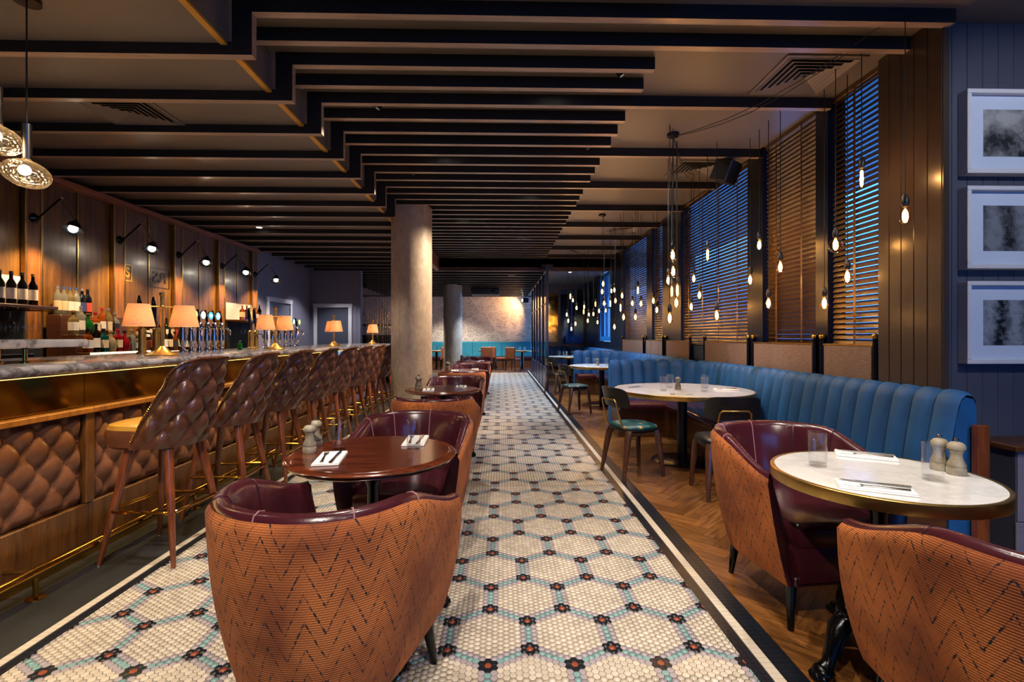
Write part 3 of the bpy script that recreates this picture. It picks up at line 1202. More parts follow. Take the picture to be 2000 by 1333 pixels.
# ---- bar stools
def make_stool():
    r = thing('bar_stool', '', 'bar stool')
    # local: faces -X (the bar), back towards +X
    SB, TOPZ = 0.662, 1.172
    nphi, nz = 56, 26

    def wrap(t_):
        if t_ < 0.72:
            return math.radians(102 - 40 * t_ / 0.72)
        f = (t_ - 0.72) / 0.28
        return math.radians(62 * (0.45 + 0.55 * math.sqrt(max(0.0, 1 - f * f))))

    def spt(phi, z, off=0.0):
        h = (z - SB) / 0.5
        return ((0.205 + 0.030 * h + off) * math.cos(phi) + 0.095 * h, (0.225 + 0.028 * h + off) * math.sin(phi), z)

    def shell(inner):
        P = []
        for i in range(nz + 1):
            row = []
            t_ = i / nz
            z = SB + (TOPZ - SB) * t_
            mx = wrap(t_)
            for j in range(nphi + 1):
                phi = -mx + 2 * mx * j / nphi
                if inner:
                    dsp = -0.042
                else:
                    u = phi * 0.24
                    ed = min(1, (1 - t_) * 7) * min(1, t_ * 6 + 0.2) * min(1, (mx - abs(phi)) * 5)
                    dsp = 0.046 * (tuft(u, z - SB - 0.015, 0.155, 0.20) * ed - 0.45 * ed)
                row.append(spt(phi, z, dsp))
            P.append(row)
        return P
    Po, Pi = shell(False), shell(True)
    b = MB()
    b.grid(Po)
    b.grid(Pi, 0, None, True)
    # rim along the top and the two ends
    b.grid([Po[-1], [tuple((a + c) / 2 + (0.012 if k == 2 else 0) for k, (a, c) in enumerate(zip(p, q))) for p, q in zip(Po[-1], Pi[-1])], Pi[-1]])
    b.grid([[p[0] for p in Po], [p[0] for p in Pi]], 0, None, True)
    b.grid([[p[-1] for p in Po], [p[-1] for p in Pi]])
    sh = b.build('backrest', m['stool_leather'], r, angle=60)
    # nail heads along the edge of the shell
    rim = [p[0] for p in Po][2:] + Po[-1] + [p[-1] for p in Po][::-1][:-2]
    b = MB()
    acc = 0.0
    for i in range(1, len(rim)):
        p, q = Vector(rim[i - 1]), Vector(rim[i])
        L = (q - p).length
        while acc < L:
            c = p.lerp(q, acc / max(L, 1e-6))
            d = Vector((c.x, c.y, 0)).normalized()
            b.ball((c.x + d.x * 0.009, c.y + d.y * 0.009, c.z - 0.002), 0.0055, 6, 4)
            acc += 0.0135
        acc -= L
    MB().tube(rim, 0.0085, 8).build('piping', m['stool_leather'], sh)
    nl = b.build('nail_heads', m['brass_polished'], sh)
    nl['kind'] = 'stuff'
    b = MB()
    for a in range(-7, 8):
        for c in range(-7, 8):
            u, v = (a + c) * 0.155 / 2, (a - c) * 0.20 / 2
            phi = u / 0.24
            z = SB + 0.015 + v
            if 0.70 < z < TOPZ - 0.05 and abs(phi) < wrap((z - SB) / (TOPZ - SB)) - 0.15:
                b.ball(spt(phi, z, -0.016), 0.009, 7, 5)
    bn = b.build('buttons', m['stool_leather'], sh)
    bn['kind'] = 'stuff'
    # seat: rounded pad, brown sides, the strip's yellow glow painted into the top
    def pad(a, k):
        e = 2.8
        c_, s_ = math.cos(a), math.sin(a)
        rr = (abs(c_) ** e + abs(s_) ** e) ** (-1 / e)
        return (-0.055 + 0.235 * k * rr * c_, 0.212 * k * rr * s_)
    ringz = [(0.90, 0.655), (0.98, 0.67), (1.0, 0.71), (1.0, 0.745), (0.975, 0.765)]
    P = [[pad(2 * PI * j / 40, k) + (z,) for j in range(40)] for k, z in ringz]
    b = MB()
    b.grid(P, 0, None, False, True)
    b.add([p for p in P[0]], [tuple(range(40))[::-1]])
    b.build('seat_base', m['stool_leather'], r)
    ringz = [(0.975, 0.765), (0.93, 0.788), (0.8, 0.798), (0.4, 0.803), (0.02, 0.804)]
    P = [[pad(2 * PI * j / 40, k) + (z,) for j in range(40)] for k, z in ringz]
    b = MB()
    b.grid(P, 0, None, False, True)
    b.build('seat_pad', m['strip_glow_leather'], r)
    for sx in (-1, 1):
        for sy in (-1, 1):
            b = MB()
            p0, p1 = Vector((sx * 0.225 - 0.0, sy * 0.215, 0.0)), Vector((sx * 0.115, sy * 0.12, 0.67))
            ts = (0.0, 0.012, 0.02, 0.6, 0.97, 1.0)
            b.tube([p0.lerp(p1, t_) for t_ in ts], [0.009, 0.010, 0.0125, 0.0225, 0.027, 0.026], 12)
            lg = b.build('leg', m['walnut'], r)
            MB().lathe([(0.011, 0), (0.011, 0.008)], 10, (p0.x, p0.y, 0)).build('foot_cap', m['steel'], lg)
    # footrest: a brass loop around the legs
    z = 0.30
    hx, hy = 0.195, 0.19
    pts = []
    for (cx_, cy_, a0) in ((hx - 0.05, hy - 0.05, 0), (-hx + 0.05, hy - 0.05, PI / 2), (-hx + 0.05, -hy + 0.05, PI), (hx - 0.05, -hy + 0.05, 1.5 * PI)):
        for k in range(6):
            a = a0 + PI / 2 * k / 5
            pts.append((cx_ + 0.05 * math.cos(a), cy_ + 0.05 * math.sin(a), z))
    MB().tube(pts, 0.010, 10, 0, True).build('footrest', m['brass_polished'], r)
    return r


st0 = make_stool()
ordn = ['nearest', 'second', 'third', 'fourth', 'fifth', 'sixth', 'seventh', 'eighth', 'ninth']
for i in range(9):
    lab = 'buttoned brown leather bar stool, %s from the near end of the row' % ordn[i]
    if i == 0:
        lab = 'buttoned brown leather bar stool, largest and nearest of the row at the bar'
    loc = (-2.03 if i else -2.03, 2.98 + 0.69 * i, 0)
    rz = (-0.10, 0.05, -0.03, 0.06, 0.02, -0.04, 0.03, 0.0, 0.0)[i]
    if i == 0:
        st0.location = loc
        st0.rotation_euler = (0, 0, rz)
        st0['label'] = lab
        st0['group'] = 'bar stools in a row'
    else:
        dup(st0, loc, rz, lab, 'bar stools in a row')

# ---- twin shade lamps on the bar
def make_lamp():
    r = thing('table_lamp', '', 'lamp')
    b = MB().lathe([(0.105, 0.0), (0.105, 0.008), (0.09, 0.016), (0.058, 0.028), (0.032, 0.055), (0.018, 0.07)], 28)
    b.build('base', m['brass'], r)
    MB().lathe([(0.014, 0.06), (0.014, 0.44), (0.019, 0.445), (0.019, 0.465), (0.004, 0.47)], 14).build('post', m['brass'], r)
    MB().tube([(0, -0.135, 0.36), (0, 0.135, 0.36)], 0.006, 8).ball((0, 0, 0.36), 0.018).build('crossbar', m['brass'], r)
    for s in (-1, 1):
        y = s * 0.14
        b = MB()
        pr = [(0.098, 0.215), (0.066, 0.375)]
        b.lathe(pr, 32, (0, y, 0), 0, False)
        b.lathe([(0.0955, 0.215), (0.064, 0.375)], 32, (0, y, 0), 0, False)
        sh = b.build('lamp_shade', m['lamp_shade'], r)
        MB().tube([(0, y, 0.36), (0, y, 0.33)], 0.008, 8).build('lamp_holder', m['brass'], r)
        MB().ball((0, y, 0.295), 0.026, 12, 8).build('bulb', m['filament'], r)
        lamp('POINT', 'shade_light', (0, y, 0.29), 2.0, WARM, r, 0.03)
    return r


la0 = make_lamp()
LP = [(3.63, -0.72), (5.42, -0.30), (7.3, 0.55), (9.5, 0.35)]
labs = ['brass lamp with two glowing shades, nearest of those along the bar', 'brass twin shade lamp beside the second row of beer taps', 'brass twin shade lamp before the white framed doorway', 'brass twin shade lamp farthest along the bar, next to the concrete column']
for i, (y, rz) in enumerate(LP):
    if i == 0:
        la0.location, la0.rotation_euler = (-2.50, y, 1.16), (0, 0, rz)
        la0['label'], la0['group'] = labs[0], 'twin shade lamps on the bar'
    else:
        dup(la0, (-2.50, y, 1.16), rz, labs[i], 'twin shade lamps on the bar')

# ---- beer taps
def make_tap(col, name):
    r = thing('beer_tap', '', 'beer tap')
    b = MB().lathe([(0.036, 0), (0.036, 0.010), (0.022, 0.02), (0.017, 0.05), (0.026, 0.075), (0.030, 0.12), (0.024, 0.19), (0.030, 0.235), (0.020, 0.27), (0.010, 0.285)], 18)
    b.build('column', m['chrome'], r)
    MB().tube([(0, 0, 0.225), (0.055, 0, 0.23), (0.085, 0, 0.20), (0.088, 0, 0.15)], [0.011, 0.010, 0.009, 0.008], 10).build('spout', m['chrome'], r)
    MB().tube([(0, 0, 0.27), (-0.012, 0, 0.34), (-0.02, 0, 0.40)], [0.009, 0.013, 0.008], 10).build('handle', m['black_gloss'], r)
    bd = MB()
    bd.lathe([(0.040, -0.007), (0.044, 0.0), (0.040, 0.007)], 22)
    for i, p in enumerate(bd.v):
        bd.v[i] = (p[2] + 0.028, p[0], p[1] + 0.345)
    bo = bd.build('badge', m['chrome'], r)
    bd = MB()
    bd.lathe([(0.036, 0.0), (0.036, 0.002)], 22)
    bd.lathe([(0.018, 0.002), (0.018, 0.003)], 14, mi=1)
    for i, p in enumerate(bd.v):
        bd.v[i] = (p[2] + 0.0345, p[0], p[1] + 0.345)
    bd.build('badge_face', [m[name], m['badge_pale']], bo)
    return r


emit('badge_white', '#cfeaf2', 0.55)
emit('badge_green', '#9fd060', 0.5)
emit('badge_blue', '#3fb1c9', 0.55)
emit('badge_sky', '#7fc4ea', 0.55)
emit('badge_lilac', '#d9b7d6', 0.45)
emit('badge_pale', '#f1f6f3', 0.6)
cols = ['badge_white', 'badge_green', 'badge_white', 'badge_blue', 'badge_sky', None]
words = ['white badge', 'green badge', 'second white badge', 'turquoise badge', 'sky blue badge', 'no badge']
for bank, (ys, where) in enumerate(((np.linspace(4.42, 5.02, 6), 'beside the nearest lamp'), (np.linspace(5.95, 6.85, 6), 'in the farther bank'))):
    cc = cols if bank == 0 else [None, None, None, 'badge_lilac', 'badge_sky', 'badge_green']
    wd = words if bank == 0 else ['no badge, first', 'no badge, second', 'no badge, third', 'lilac badge', 'pale blue badge', 'green badge']
    for i, y in enumerate(ys):
        t_ = make_tap(cc[i], cc[i] or 'badge_white')
        if cc[i] is None:
            for ch in list(t_.children):
                if ch.name.startswith('badge'):
                    for g in list(ch.children):
                        bpy.data.objects.remove(g)
                    bpy.data.objects.remove(ch)
        t_.location = (-2.86, y, 1.16)
        t_['label'] = 'chrome beer tap with %s, %s' % (wd[i], where)
        t_['group'] = 'chrome beer taps on the bar'

# hand pumps with tall dark handles
def make_pump():
    r = thing('hand_pump', '', 'beer pump')
    MB().lathe([(0.04, 0), (0.04, 0.012), (0.028, 0.02), (0.026, 0.19), (0.030, 0.20), (0.012, 0.215)], 18).build('body', m['brass'], r)
    MB().tube([(0, 0, 0.20), (-0.01, 0, 0.28), (-0.02, 0, 0.38), (-0.025, 0, 0.44), (-0.026, 0, 0.475)], [0.008, 0.010, 0.019, 0.014, 0.006], 12).build('handle', m['black_gloss'], r)
    MB().tube([(0.02, 0, 0.17), (0.07, 0, 0.165), (0.08, 0, 0.12)], 0.008, 8).build('spout', m['chrome'], r)
    return r


hp0 = make_pump()
for i, (y, lab) in enumerate(((3.98, 'dark handled beer pump behind the nearest bar lamp, first'), (4.14, 'dark handled beer pump behind the nearest bar lamp, second'), (5.68, 'dark handled beer pump behind the second bar lamp, first'), (5.80, 'dark handled beer pump behind the second bar lamp, second'))):
    if i == 0:
        hp0.location = (-2.9, y, 1.16)
        hp0['label'], hp0['group'] = lab, 'hand pumps on the bar'
    else:
        dup(hp0, (-2.9, y, 1.16), 0, lab, 'hand pumps on the bar')

# ---------------------------------------------------------------- the back bar
BX = -4.85
bk = struct(MB().box(-5.0, BX - 0.02, -1.0, 9.6, 0, 2.95).build('wall_bar', m['oak_dark'], angle=0), 'oak panelled wall behind the bar')
pil = [5.09 + 1.1175 * k for k in range(-5, 5)]
for k, y in enumerate(pil):
    MB().cbox(BX - 0.02, BX + 0.045, y - 0.075, y + 0.075, 0, 2.945, 0.004).build('pilaster', m['oak'], bk)
    for s in (-1, 1):
        MB().cbox(BX, BX + 0.052, y + s * 0.085 - 0.012, y + s * 0.085 + 0.012, 0.9, 2.945, 0.003).build('pilaster_bead', m['brass'], bk)
    if k < len(pil) - 1:
        for (a, c) in ((0.10, 0.549), (0.569, 1.017)):
            MB().cbox(BX - 0.02, BX + 0.002, y + a, y + c, 0.9, 2.945, 0.004).build('panel', m['oak_panel'], bk)
        MB().cbox(BX - 0.02, BX + 0.012, y + 0.551, y + 0.567, 0.9, 2.945, 0.002).build('panel_bead', m['brass'], bk)
cnt = thing('back_counter', 'dark counter under the bottle display behind the bar', 'counter')
MB().box(-4.79, -4.35, -0.8, 9.5, 0.0, 0.90).build('body', m['oak_dark'], cnt, angle=0)
MB().cbox(-4.79, -4.30, -0.8, 9.5, 0.90, 0.94, 0.004).build('top', m['black_gloss'], cnt)


# "RS" sign and its painted shadow
def sign(name, y, z, h, mirrored, mat_, label, asp=1.15):
    r = thing(name, label, 'sign', (BX + 0.006, y, z))
    w = h * asp
    b = MB()
    for (y0, y1, z0, z1) in ((-w / 2, w / 2, -h / 2, -h / 2 + 0.012), (-w / 2, w / 2, h / 2 - 0.012, h / 2), (-w / 2, -w / 2 + 0.012, -h / 2, h / 2), (w / 2 - 0.012, w / 2, -h / 2, h / 2)):
        b.box(0, 0.004, y0, y1, z0, z1)
    b.build('sign_border', m[mat_], r, angle=0)
    cu = bpy.data.curves.new('sign_letters', 'FONT')
    cu.body = 'RS'
    cu.size = h * 0.78
    cu.align_x = 'CENTER'
    cu.align_y = 'CENTER'
    cu.extrude = 0.002
    cu.offset = 0.003
    cu.materials.append(m[mat_])
    o = bpy.data.objects.new('sign_curve', cu)
    me_ = bpy.data.meshes.new_from_object(o)
    bpy.data.objects.remove(o)
    o = link('sign_letters', me_, r)
    o.location = (0.003, 0, 0)
    o.rotation_euler = (PI / 2, 0, PI / 2)
    o.scale = ((-1 if mirrored else 1) * asp / 1.15, 1, 1)
    return r


plain('sign_shadow_brown', '#35200d', 0.45)
sign('gold_sign', 6.335, 2.13, 0.22, False, 'brass_trim', 'gold outlined RS sign half hidden by a pilaster on the bar panels')
sign('sign_shadow', 6.98, 2.13, 0.28, True, 'sign_shadow_brown', 'mirrored RS shadow painted as dark letters in a box on the oak panel', 1.45)  # dark letters stand in for the shadow of the gold sign

# ---- wall lamps with folding arms
def make_arm_lamp():
    r = thing('wall_lamp', '', 'lamp')
    b = MB()
    b.lathe([(0.052, 0), (0.052, 0.010), (0.036, 0.03), (0.015, 0.05)], 20)
    for i, p in enumerate(b.v):
        b.v[i] = (p[2], p[0], p[1])
    b.build('wall_plate', m['black_gloss'], r)
    e, hd = Vector((0.26, 0.02, 0.22)), Vector((0.42, 0.0, -0.03))
    MB().tube([(0.04, 0, 0), e], 0.009, 10).ball((0.05, 0, 0.005), 0.018).build('lower_arm', m['black_metal'], r)
    MB().tube([e, hd], 0.008, 10).ball(e, 0.017).build('upper_arm', m['chrome'], r)
    MB().ball(hd, 0.019).build('knuckle', m['black_metal'], r)
    ax = Vector((0.10, -0.42, -0.9)).normalized()
    b = MB().lathe([(0.020, 0.0), (0.034, 0.015), (0.052, 0.04), (0.066, 0.075), (0.078, 0.105), (0.094, 0.118), (0.092, 0.120), (0.072, 0.108), (0.050, 0.07)], 24, caps=False)
    q = Vector((0, 0, 1)).rotation_difference(ax)
    for i, p in enumerate(b.v):
        b.v[i] = tuple(q @ Vector(p) + hd)
    b.build('lamp_head', m['black_gloss'], r)
    c = hd + ax * 0.095
    MB().ball(c, 0.038, 12, 8).build('bulb', m['spot_hot'], r)
    tgt = hd + Vector((-0.3, 0.0, -0.95))
    lamp('SPOT', 'lamp_beam', tuple(hd + ax * 0.145), 62, WARM, r, 0.03, 105, 0.6, tuple(tgt))
    return r


al0 = make_arm_lamp()
ys = pil[5:10]
for i, y in enumerate(ys):
    lab = ['black folding arm wall lamp above the bottle display, nearest one', 'black folding arm wall lamp beside the gold sign', 'black folding arm wall lamp above the beer taps', 'black folding arm wall lamp above the till', 'black folding arm wall lamp on the last pilaster of the back bar'][i]
    loc = (BX + 0.045, y, 2.52)
    if i == 0:
        al0.location = loc
        al0['label'], al0['group'] = lab, 'folding arm lamps over the back bar'
    else:
        dup(al0, loc, 0, lab, 'folding arm lamps over the back bar')

# ---- bottle displays
def bottle_mesh(kind, glass, liquid, label, capm):
    H = {'tall': 0.31, 'wine': 0.31, 'round': 0.24, 'square': 0.26, 'flask': 0.2}[kind]
    R_ = {'tall': 0.037, 'wine': 0.037, 'round': 0.055, 'square': 0.045, 'flask': 0.05}[kind]
    return H, R_


BOT = {}


def bottle(kind, liq, cap, label_m, loc, label, group):
    k = (kind, liq, cap, label_m)
    if k in BOT:
        return dup(BOT[k], loc, RND.uniform(-0.4, 0.4), label, group)
    H, R_ = bottle_mesh(*((kind,) + (0, 0, 0, 0)))
    seg = 4 if kind == 'square' else 18
    r = thing('bottle', label, 'bottle', loc, PI / 4 if seg == 4 else 0, group)
    if kind in ('tall', 'wine'):
        sh = 0.62 if kind == 'wine' else 0.66
        pr = [(R_ * 0.9, 0), (R_, 0.006), (R_, H * sh), (R_ * 0.8, H * (sh + 0.06)), (R_ * 0.38, H * (sh + 0.16)), (R_ * 0.34, H * 0.95)]
    elif kind == 'round':
        pr = [(R_ * 0.7, 0), (R_, H * 0.16), (R_, H * 0.42), (R_ * 0.7, H * 0.6), (R_ * 0.28, H * 0.7), (R_ * 0.26, H * 0.93)]
    else:
        pr = [(R_ * 0.95, 0), (R_, 0.008), (R_, H * 0.62), (R_ * 0.8, H * 0.68), (R_ * 0.32, H * 0.75), (R_ * 0.3, H * 0.93)]
    MB().lathe(pr, seg).build('body', m[liq], r, angle=50)
    MB().lathe([(R_ * 0.40, H * 0.91), (R_ * 0.42, H * 0.92), (R_ * 0.40, H)], 12).build('cap', m[cap], r)
    if label_m:
        if seg == 4:
            MB().lathe([(R_ * 1.02, H * 0.18), (R_ * 1.02, H * 0.52)], 4, caps=False).build('paper_label', m[label_m], r, angle=0)
        else:
            MB().lathe([(R_ * 1.015, H * 0.17), (R_ * 1.015, H * 0.50)], 18, caps=False).build('paper_label', m[label_m], r)
    BOT[k] = r
    return r


def liquor(name, col, rough=0.06, alpha=None):
    t = NT(name)
    t.set(Base_Color=tuple(c_ * 0.75 for c_ in lin(col)[:3]) + (1,), Roughness=rough, Transmission_Weight=0.7 if alpha is None else alpha, IOR=1.3)


for nm, c in (('l_clear', '#b9bcae'), ('l_pale', '#b5a263'), ('l_amber', '#a3521a'), ('l_green', '#1d7a2c'), ('l_teal', '#0f6e62'), ('l_orange', '#e0702a'), ('l_red', '#c21c2a'), ('l_dark', '#12100f'), ('l_navy', '#16192b'), ('l_cream', '#d8c596'), ('l_brown', '#4d2a14'), ('l_purple', '#4a1f47'), ('l_olive', '#39421c')):
    liquor(nm, c)
plain('cap_blue', '#2f4f86', 0.3)
plain('cap_gold', '#b98b38', 0.3, 0.8)
plain('cap_black', '#111111', 0.3)
plain('cap_silver', '#b9bbc0', 0.25, 0.8)
plain('cap_red', '#a32424', 0.35)
plain('cap_cork', '#a98458', 0.6)
plain('lab_white', '#d8d4c8', 0.6)
plain('lab_cream', '#c9b48a', 0.6)
plain('lab_black', '#1a1a1c', 0.5)
plain('lab_red', '#b5402f', 0.5)
plain('lab_blue', '#27406f', 0.5)
emit('led_shelf', '#ffe2b8', 0.9)
# stepped display in the first bay (three tiers)
tiers = thing('bottle_steps', 'three tier bottle display with pale lit fronts behind the bar', 'shelf')
for k, (x0, x1, z) in enumerate(((-4.47, -4.33, 1.13), (-4.63, -4.47, 1.32), (-4.785, -4.63, 1.53))):
    MB().cbox(x0, x1, 5.20, 6.08, 0.94, z, 0.003).build('step', m['oak_dark'], tiers)
    if k == 0:
        MB().box(x1, x1 + 0.006, 5.20, 6.08, z - 0.055, z).build('lit_front', m['led_shelf'], tiers, angle=0)
G1 = 'bottles on the stepped display'
rows = [
    (-4.71, 1.53, [('tall', 'l_clear', 'cap_silver', 'lab_cream', 'tall clear bottle with silver cap'), ('tall', 'l_clear', 'cap_blue', 'lab_cream', 'tall clear bottle with blue cap, top tier'), ('tall', 'l_pale', 'cap_blue', 'lab_white', 'pale bottle with blue cap and white label'), ('tall', 'l_clear', 'cap_blue', 'lab_white', 'clear bottle with bright blue cap'), ('tall', 'l_navy', 'cap_silver', 'lab_blue', 'dark navy bottle with silver top'), ('tall', 'l_navy', 'cap_black', 'lab_red', 'dark bottle with red label')]),
    (-4.55, 1.32, [('square', 'l_pale', 'cap_gold', 'lab_white', 'square pale yellow bottle'), ('tall', 'l_clear', 'cap_silver', 'lab_white', 'clear bottle with white label, middle tier'), ('round', 'l_green', 'cap_gold', None, 'bright green round bottle'), ('square', 'l_orange', 'cap_red', 'lab_cream', 'square orange bottle with pale label'), ('tall', 'l_orange', 'cap_red', 'lab_white', 'orange bottle with red cap'), ('tall', 'l_pale', 'cap_silver', 'lab_cream', 'pale bottle with a silver stopper'), ('square', 'l_clear', 'cap_silver', 'lab_black', 'square clear bottle with a black label')]),
    (-4.40, 1.13, [('square', 'l_amber', 'cap_black', 'lab_white', 'amber square bottle at the left of the bottom tier'), ('tall', 'l_dark', 'cap_black', 'lab_white', 'black bottle with white label, bottom tier'), ('square', 'l_teal', 'cap_black', 'lab_cream', 'square teal bottle'), ('round', 'l_cream', 'cap_cork', None, 'round cream coloured bottle'), ('square', 'l_red', 'cap_red', 'lab_cream', 'square bright red bottle'), ('round', 'l_red', 'cap_black', None, 'small round red bottle'), ('square', 'l_clear', 'cap_cork', None, 'square clear bottle with a cork'), ('flask', 'l_pale', 'cap_cork', 'lab_white', 'pale flask at the end of the bottom tier')]),
]
for x, z, lst in rows:
    for i, (kd, lq, cp, lb, words_) in enumerate(lst):
        y = 5.22 + 0.80 * (i + 0.4) / len(lst) * (1.0 if z < 1.2 else 0.80 if z < 1.4 else 0.56)
        bottle(kd, lq, cp, lb, (x, y, z), words_ + ' behind the bar', G1)
# second bay: lower step with bottles
st2 = thing('bottle_ledge', 'low pale edged bottle ledge behind the nearest bar lamp', 'shelf')
MB().cbox(-4.785, -4.42, 6.36, 7.16, 0.94, 1.11, 0.003).build('step', m['oak_dark'], st2)
MB().box(-4.42, -4.414, 6.36, 7.16, 1.055, 1.11).build('lit_front', m['led_shelf'], st2, angle=0)
MB().cbox(-4.785, -4.62, 6.36, 7.16, 1.11, 1.25, 0.003).build('step', m['oak_dark'], st2)
G2 = 'bottles behind the nearest bar lamp'
set2 = [('tall', 'l_amber', 'cap_black', 'lab_red'), ('tall', 'l_pale', 'cap_gold', 'lab_cream'), ('wine', 'l_olive', 'cap_black', 'lab_white'), ('wine', 'l_dark', 'cap_black', 'lab_cream'), ('square', 'l_amber', 'cap_black', 'lab_black'), ('tall', 'l_brown', 'cap_black', 'lab_cream'), ('square', 'l_brown', 'cap_gold', 'lab_white'), ('round', 'l_red', 'cap_cork', 'lab_cream')]
names2 = {('tall', 'l_amber'): 'tall amber bottle with red label', ('tall', 'l_pale'): 'tall pale yellow bottle', ('wine', 'l_olive'): 'olive green wine bottle', ('wine', 'l_dark'): 'black wine bottle', ('square', 'l_amber'): 'square amber bottle', ('tall', 'l_brown'): 'tall brown bottle', ('square', 'l_brown'): 'square brown bottle with gold cap', ('round', 'l_red'): 'round red bottle'}
for tier, (x, z) in enumerate(((-4.70, 1.25), (-4.52, 1.11))):
    for i, (kd, lq, cp, lb) in enumerate(set2 if tier else set2[::-1]):
        bottle(kd, lq, cp, lb, (x, 6.41 + i * 0.1, z), '%s in the %s behind the nearest bar lamp' % (names2[(kd, lq)], 'front row' if tier else 'back row'), G2 + (' front' if tier else ' back'))


# shelf with wine bottles and hanging glasses at the far left
def shelf_unit(y0, y1, z, label, xf=-4.45):
    r = thing('bottle_shelf', label, 'shelf')
    MB().cbox(BX + 0.055, xf, y0, y1, z - 0.03, z, 0.003).build('board', m['oak_dark'], r)
    MB().box(BX + 0.05, BX + 0.06, y0, y1, z + 0.001, z + 0.30).build('back_panel', m['white_paint'], r, angle=0)
    MB().box(BX + 0.05, BX + 0.07, y0, y1, 0.95, z - 0.035).build('dark_back', m['void_black'], r, angle=0)
    nrack = int((y1 - y0) / 0.12)
    for k in range(nrack):
        y = y0 + 0.06 + k * 0.12
        MB().tube([(BX + 0.1, y, z - 0.045), (xf + 0.02, y, z - 0.045), (xf + 0.02, y, z - 0.03)], 0.004, 6).build('glass_rack_rail', m['brass'], r)
    return r


shelf_unit(4.12, 4.97, 1.60, 'shelf with wine bottles and a glass rack at the left of the bar')
shelf_unit(8.55, 9.40, 1.60, 'shelf of bottles with a glass rack above the till')
for i in range(5):
    bottle('wine', 'l_dark', 'cap_black' if i != 4 else 'cap_gold', 'lab_white', (-4.56, 4.40 + i * 0.105, 1.60), 'dark wine bottle with white label on the left shelf, ' + ['first from the left', 'second', 'third', 'fourth', 'gold capped'][i], 'wine bottles on the left shelf')
for i, (kd, lq, cp, lb, w_) in enumerate((('square', 'l_amber', 'cap_cork', 'lab_cream', 'pale boxy bottle'), ('square', 'l_purple', 'cap_gold', 'lab_black', 'purple square bottle'), ('tall', 'l_cream', 'cap_gold', 'lab_cream', 'cream bottle'), ('round', 'l_orange', 'cap_gold', 'lab_white', 'round orange bottle'), ('wine', 'l_dark', 'cap_gold', 'lab_black', 'dark sparkling wine bottle'))):
    bottle(kd, lq, cp, lb, (-4.56, 8.64 + i * 0.15, 1.60), w_ + ' on the shelf above the till', 'bottles above the till')


def wine_glass():
    b = MB()
    pr = [(0.034, 0), (0.004, 0.004), (0.004, 0.085), (0.02, 0.10), (0.036, 0.13), (0.038, 0.16), (0.031, 0.21)]
    b.lathe(pr, 18, caps=False)
    return b.mesh('wine_glass', [m['glass_clear']])


wg = wine_glass()
for i in range(6):
    o = link('wine_glass', wg, None, (-4.56, 4.24 + i * 0.12, 1.55))
    o.rotation_euler = (PI, 0, 0)
    tag(o, 'wine glass hanging under the left bottle shelf, %s from the left' % ['first', 'second', 'third', 'fourth', 'fifth', 'sixth'][i], 'glass', 'hanging wine glasses under the left shelf')
for i in range(6):
    o = link('wine_glass', wg, None, (-4.56, 8.67 + i * 0.12, 1.55))
    o.rotation_euler = (PI, 0, 0)
    tag(o, 'wine glass hanging above the till, %s from the left' % ['first', 'second', 'third', 'fourth', 'fifth', 'sixth'][i], 'glass', 'hanging wine glasses above the till')
tl = thing('till', 'dark till with a blue glowing screen behind the bar', 'till', (-4.5, 8.95, 0.94), 0.35)
MB().cbox(-0.12, 0.12, -0.14, 0.14, 0.0, 0.06, 0.006).tube([(0, 0, 0.05), (-0.02, 0, 0.16)], 0.025, 12).build('stand', m['black_plastic'], tl)
b = MB().cbox(-0.012, 0.012, -0.16, 0.16, -0.11, 0.11, 0.005)
for i, p in enumerate(b.v):
    b.v[i] = (p[0] - 0.0 - p[2] * 0.35, p[1], p[2] * 0.94 + 0.23)
so = b.build('monitor', m['black_plastic'], tl)
b = MB().box(0.0125, 0.0135, -0.145, 0.145, -0.095, 0.095)
for i, p in enumerate(b.v):
    b.v[i] = (p[0] - p[2] * 0.35, p[1], p[2] * 0.94 + 0.23)
b.build('screen', m['screen_blue'], so, angle=0)
# fridges and dark kit under the left shelf
kit = thing('coffee_machine', 'black coffee machine under the left bottle shelf', 'machine', (-4.62, 4.42, 0.94))
MB().cbox(-0.16, 0.2, -0.35, 0.35, 0.02, 0.26, 0.01).build('body', m['black_plastic'], kit)
MB().cbox(0.2, 0.215, -0.12, 0.25, 0.08, 0.2, 0.004).build('front_plate', m['black_metal'], kit)
MB().cbox(0.2, 0.212, -0.3, -0.18, 0.08, 0.16, 0.004).build('badge_plate', m['lab_cream'], kit)
for sx in (-0.12, 0.16):
    for sy in (-0.3, 0.3):
        MB().lathe([(0.02, 0), (0.02, 0.025)], 10, (sx, sy, 0)).build('foot', m['rubber'], kit)

bottle('flask', 'l_green', 'cap_silver', None, (-2.78, 5.22, 1.16), 'small green bottle on the bar beside the beer taps', None).scale = (0.5, 0.5, 0.5)

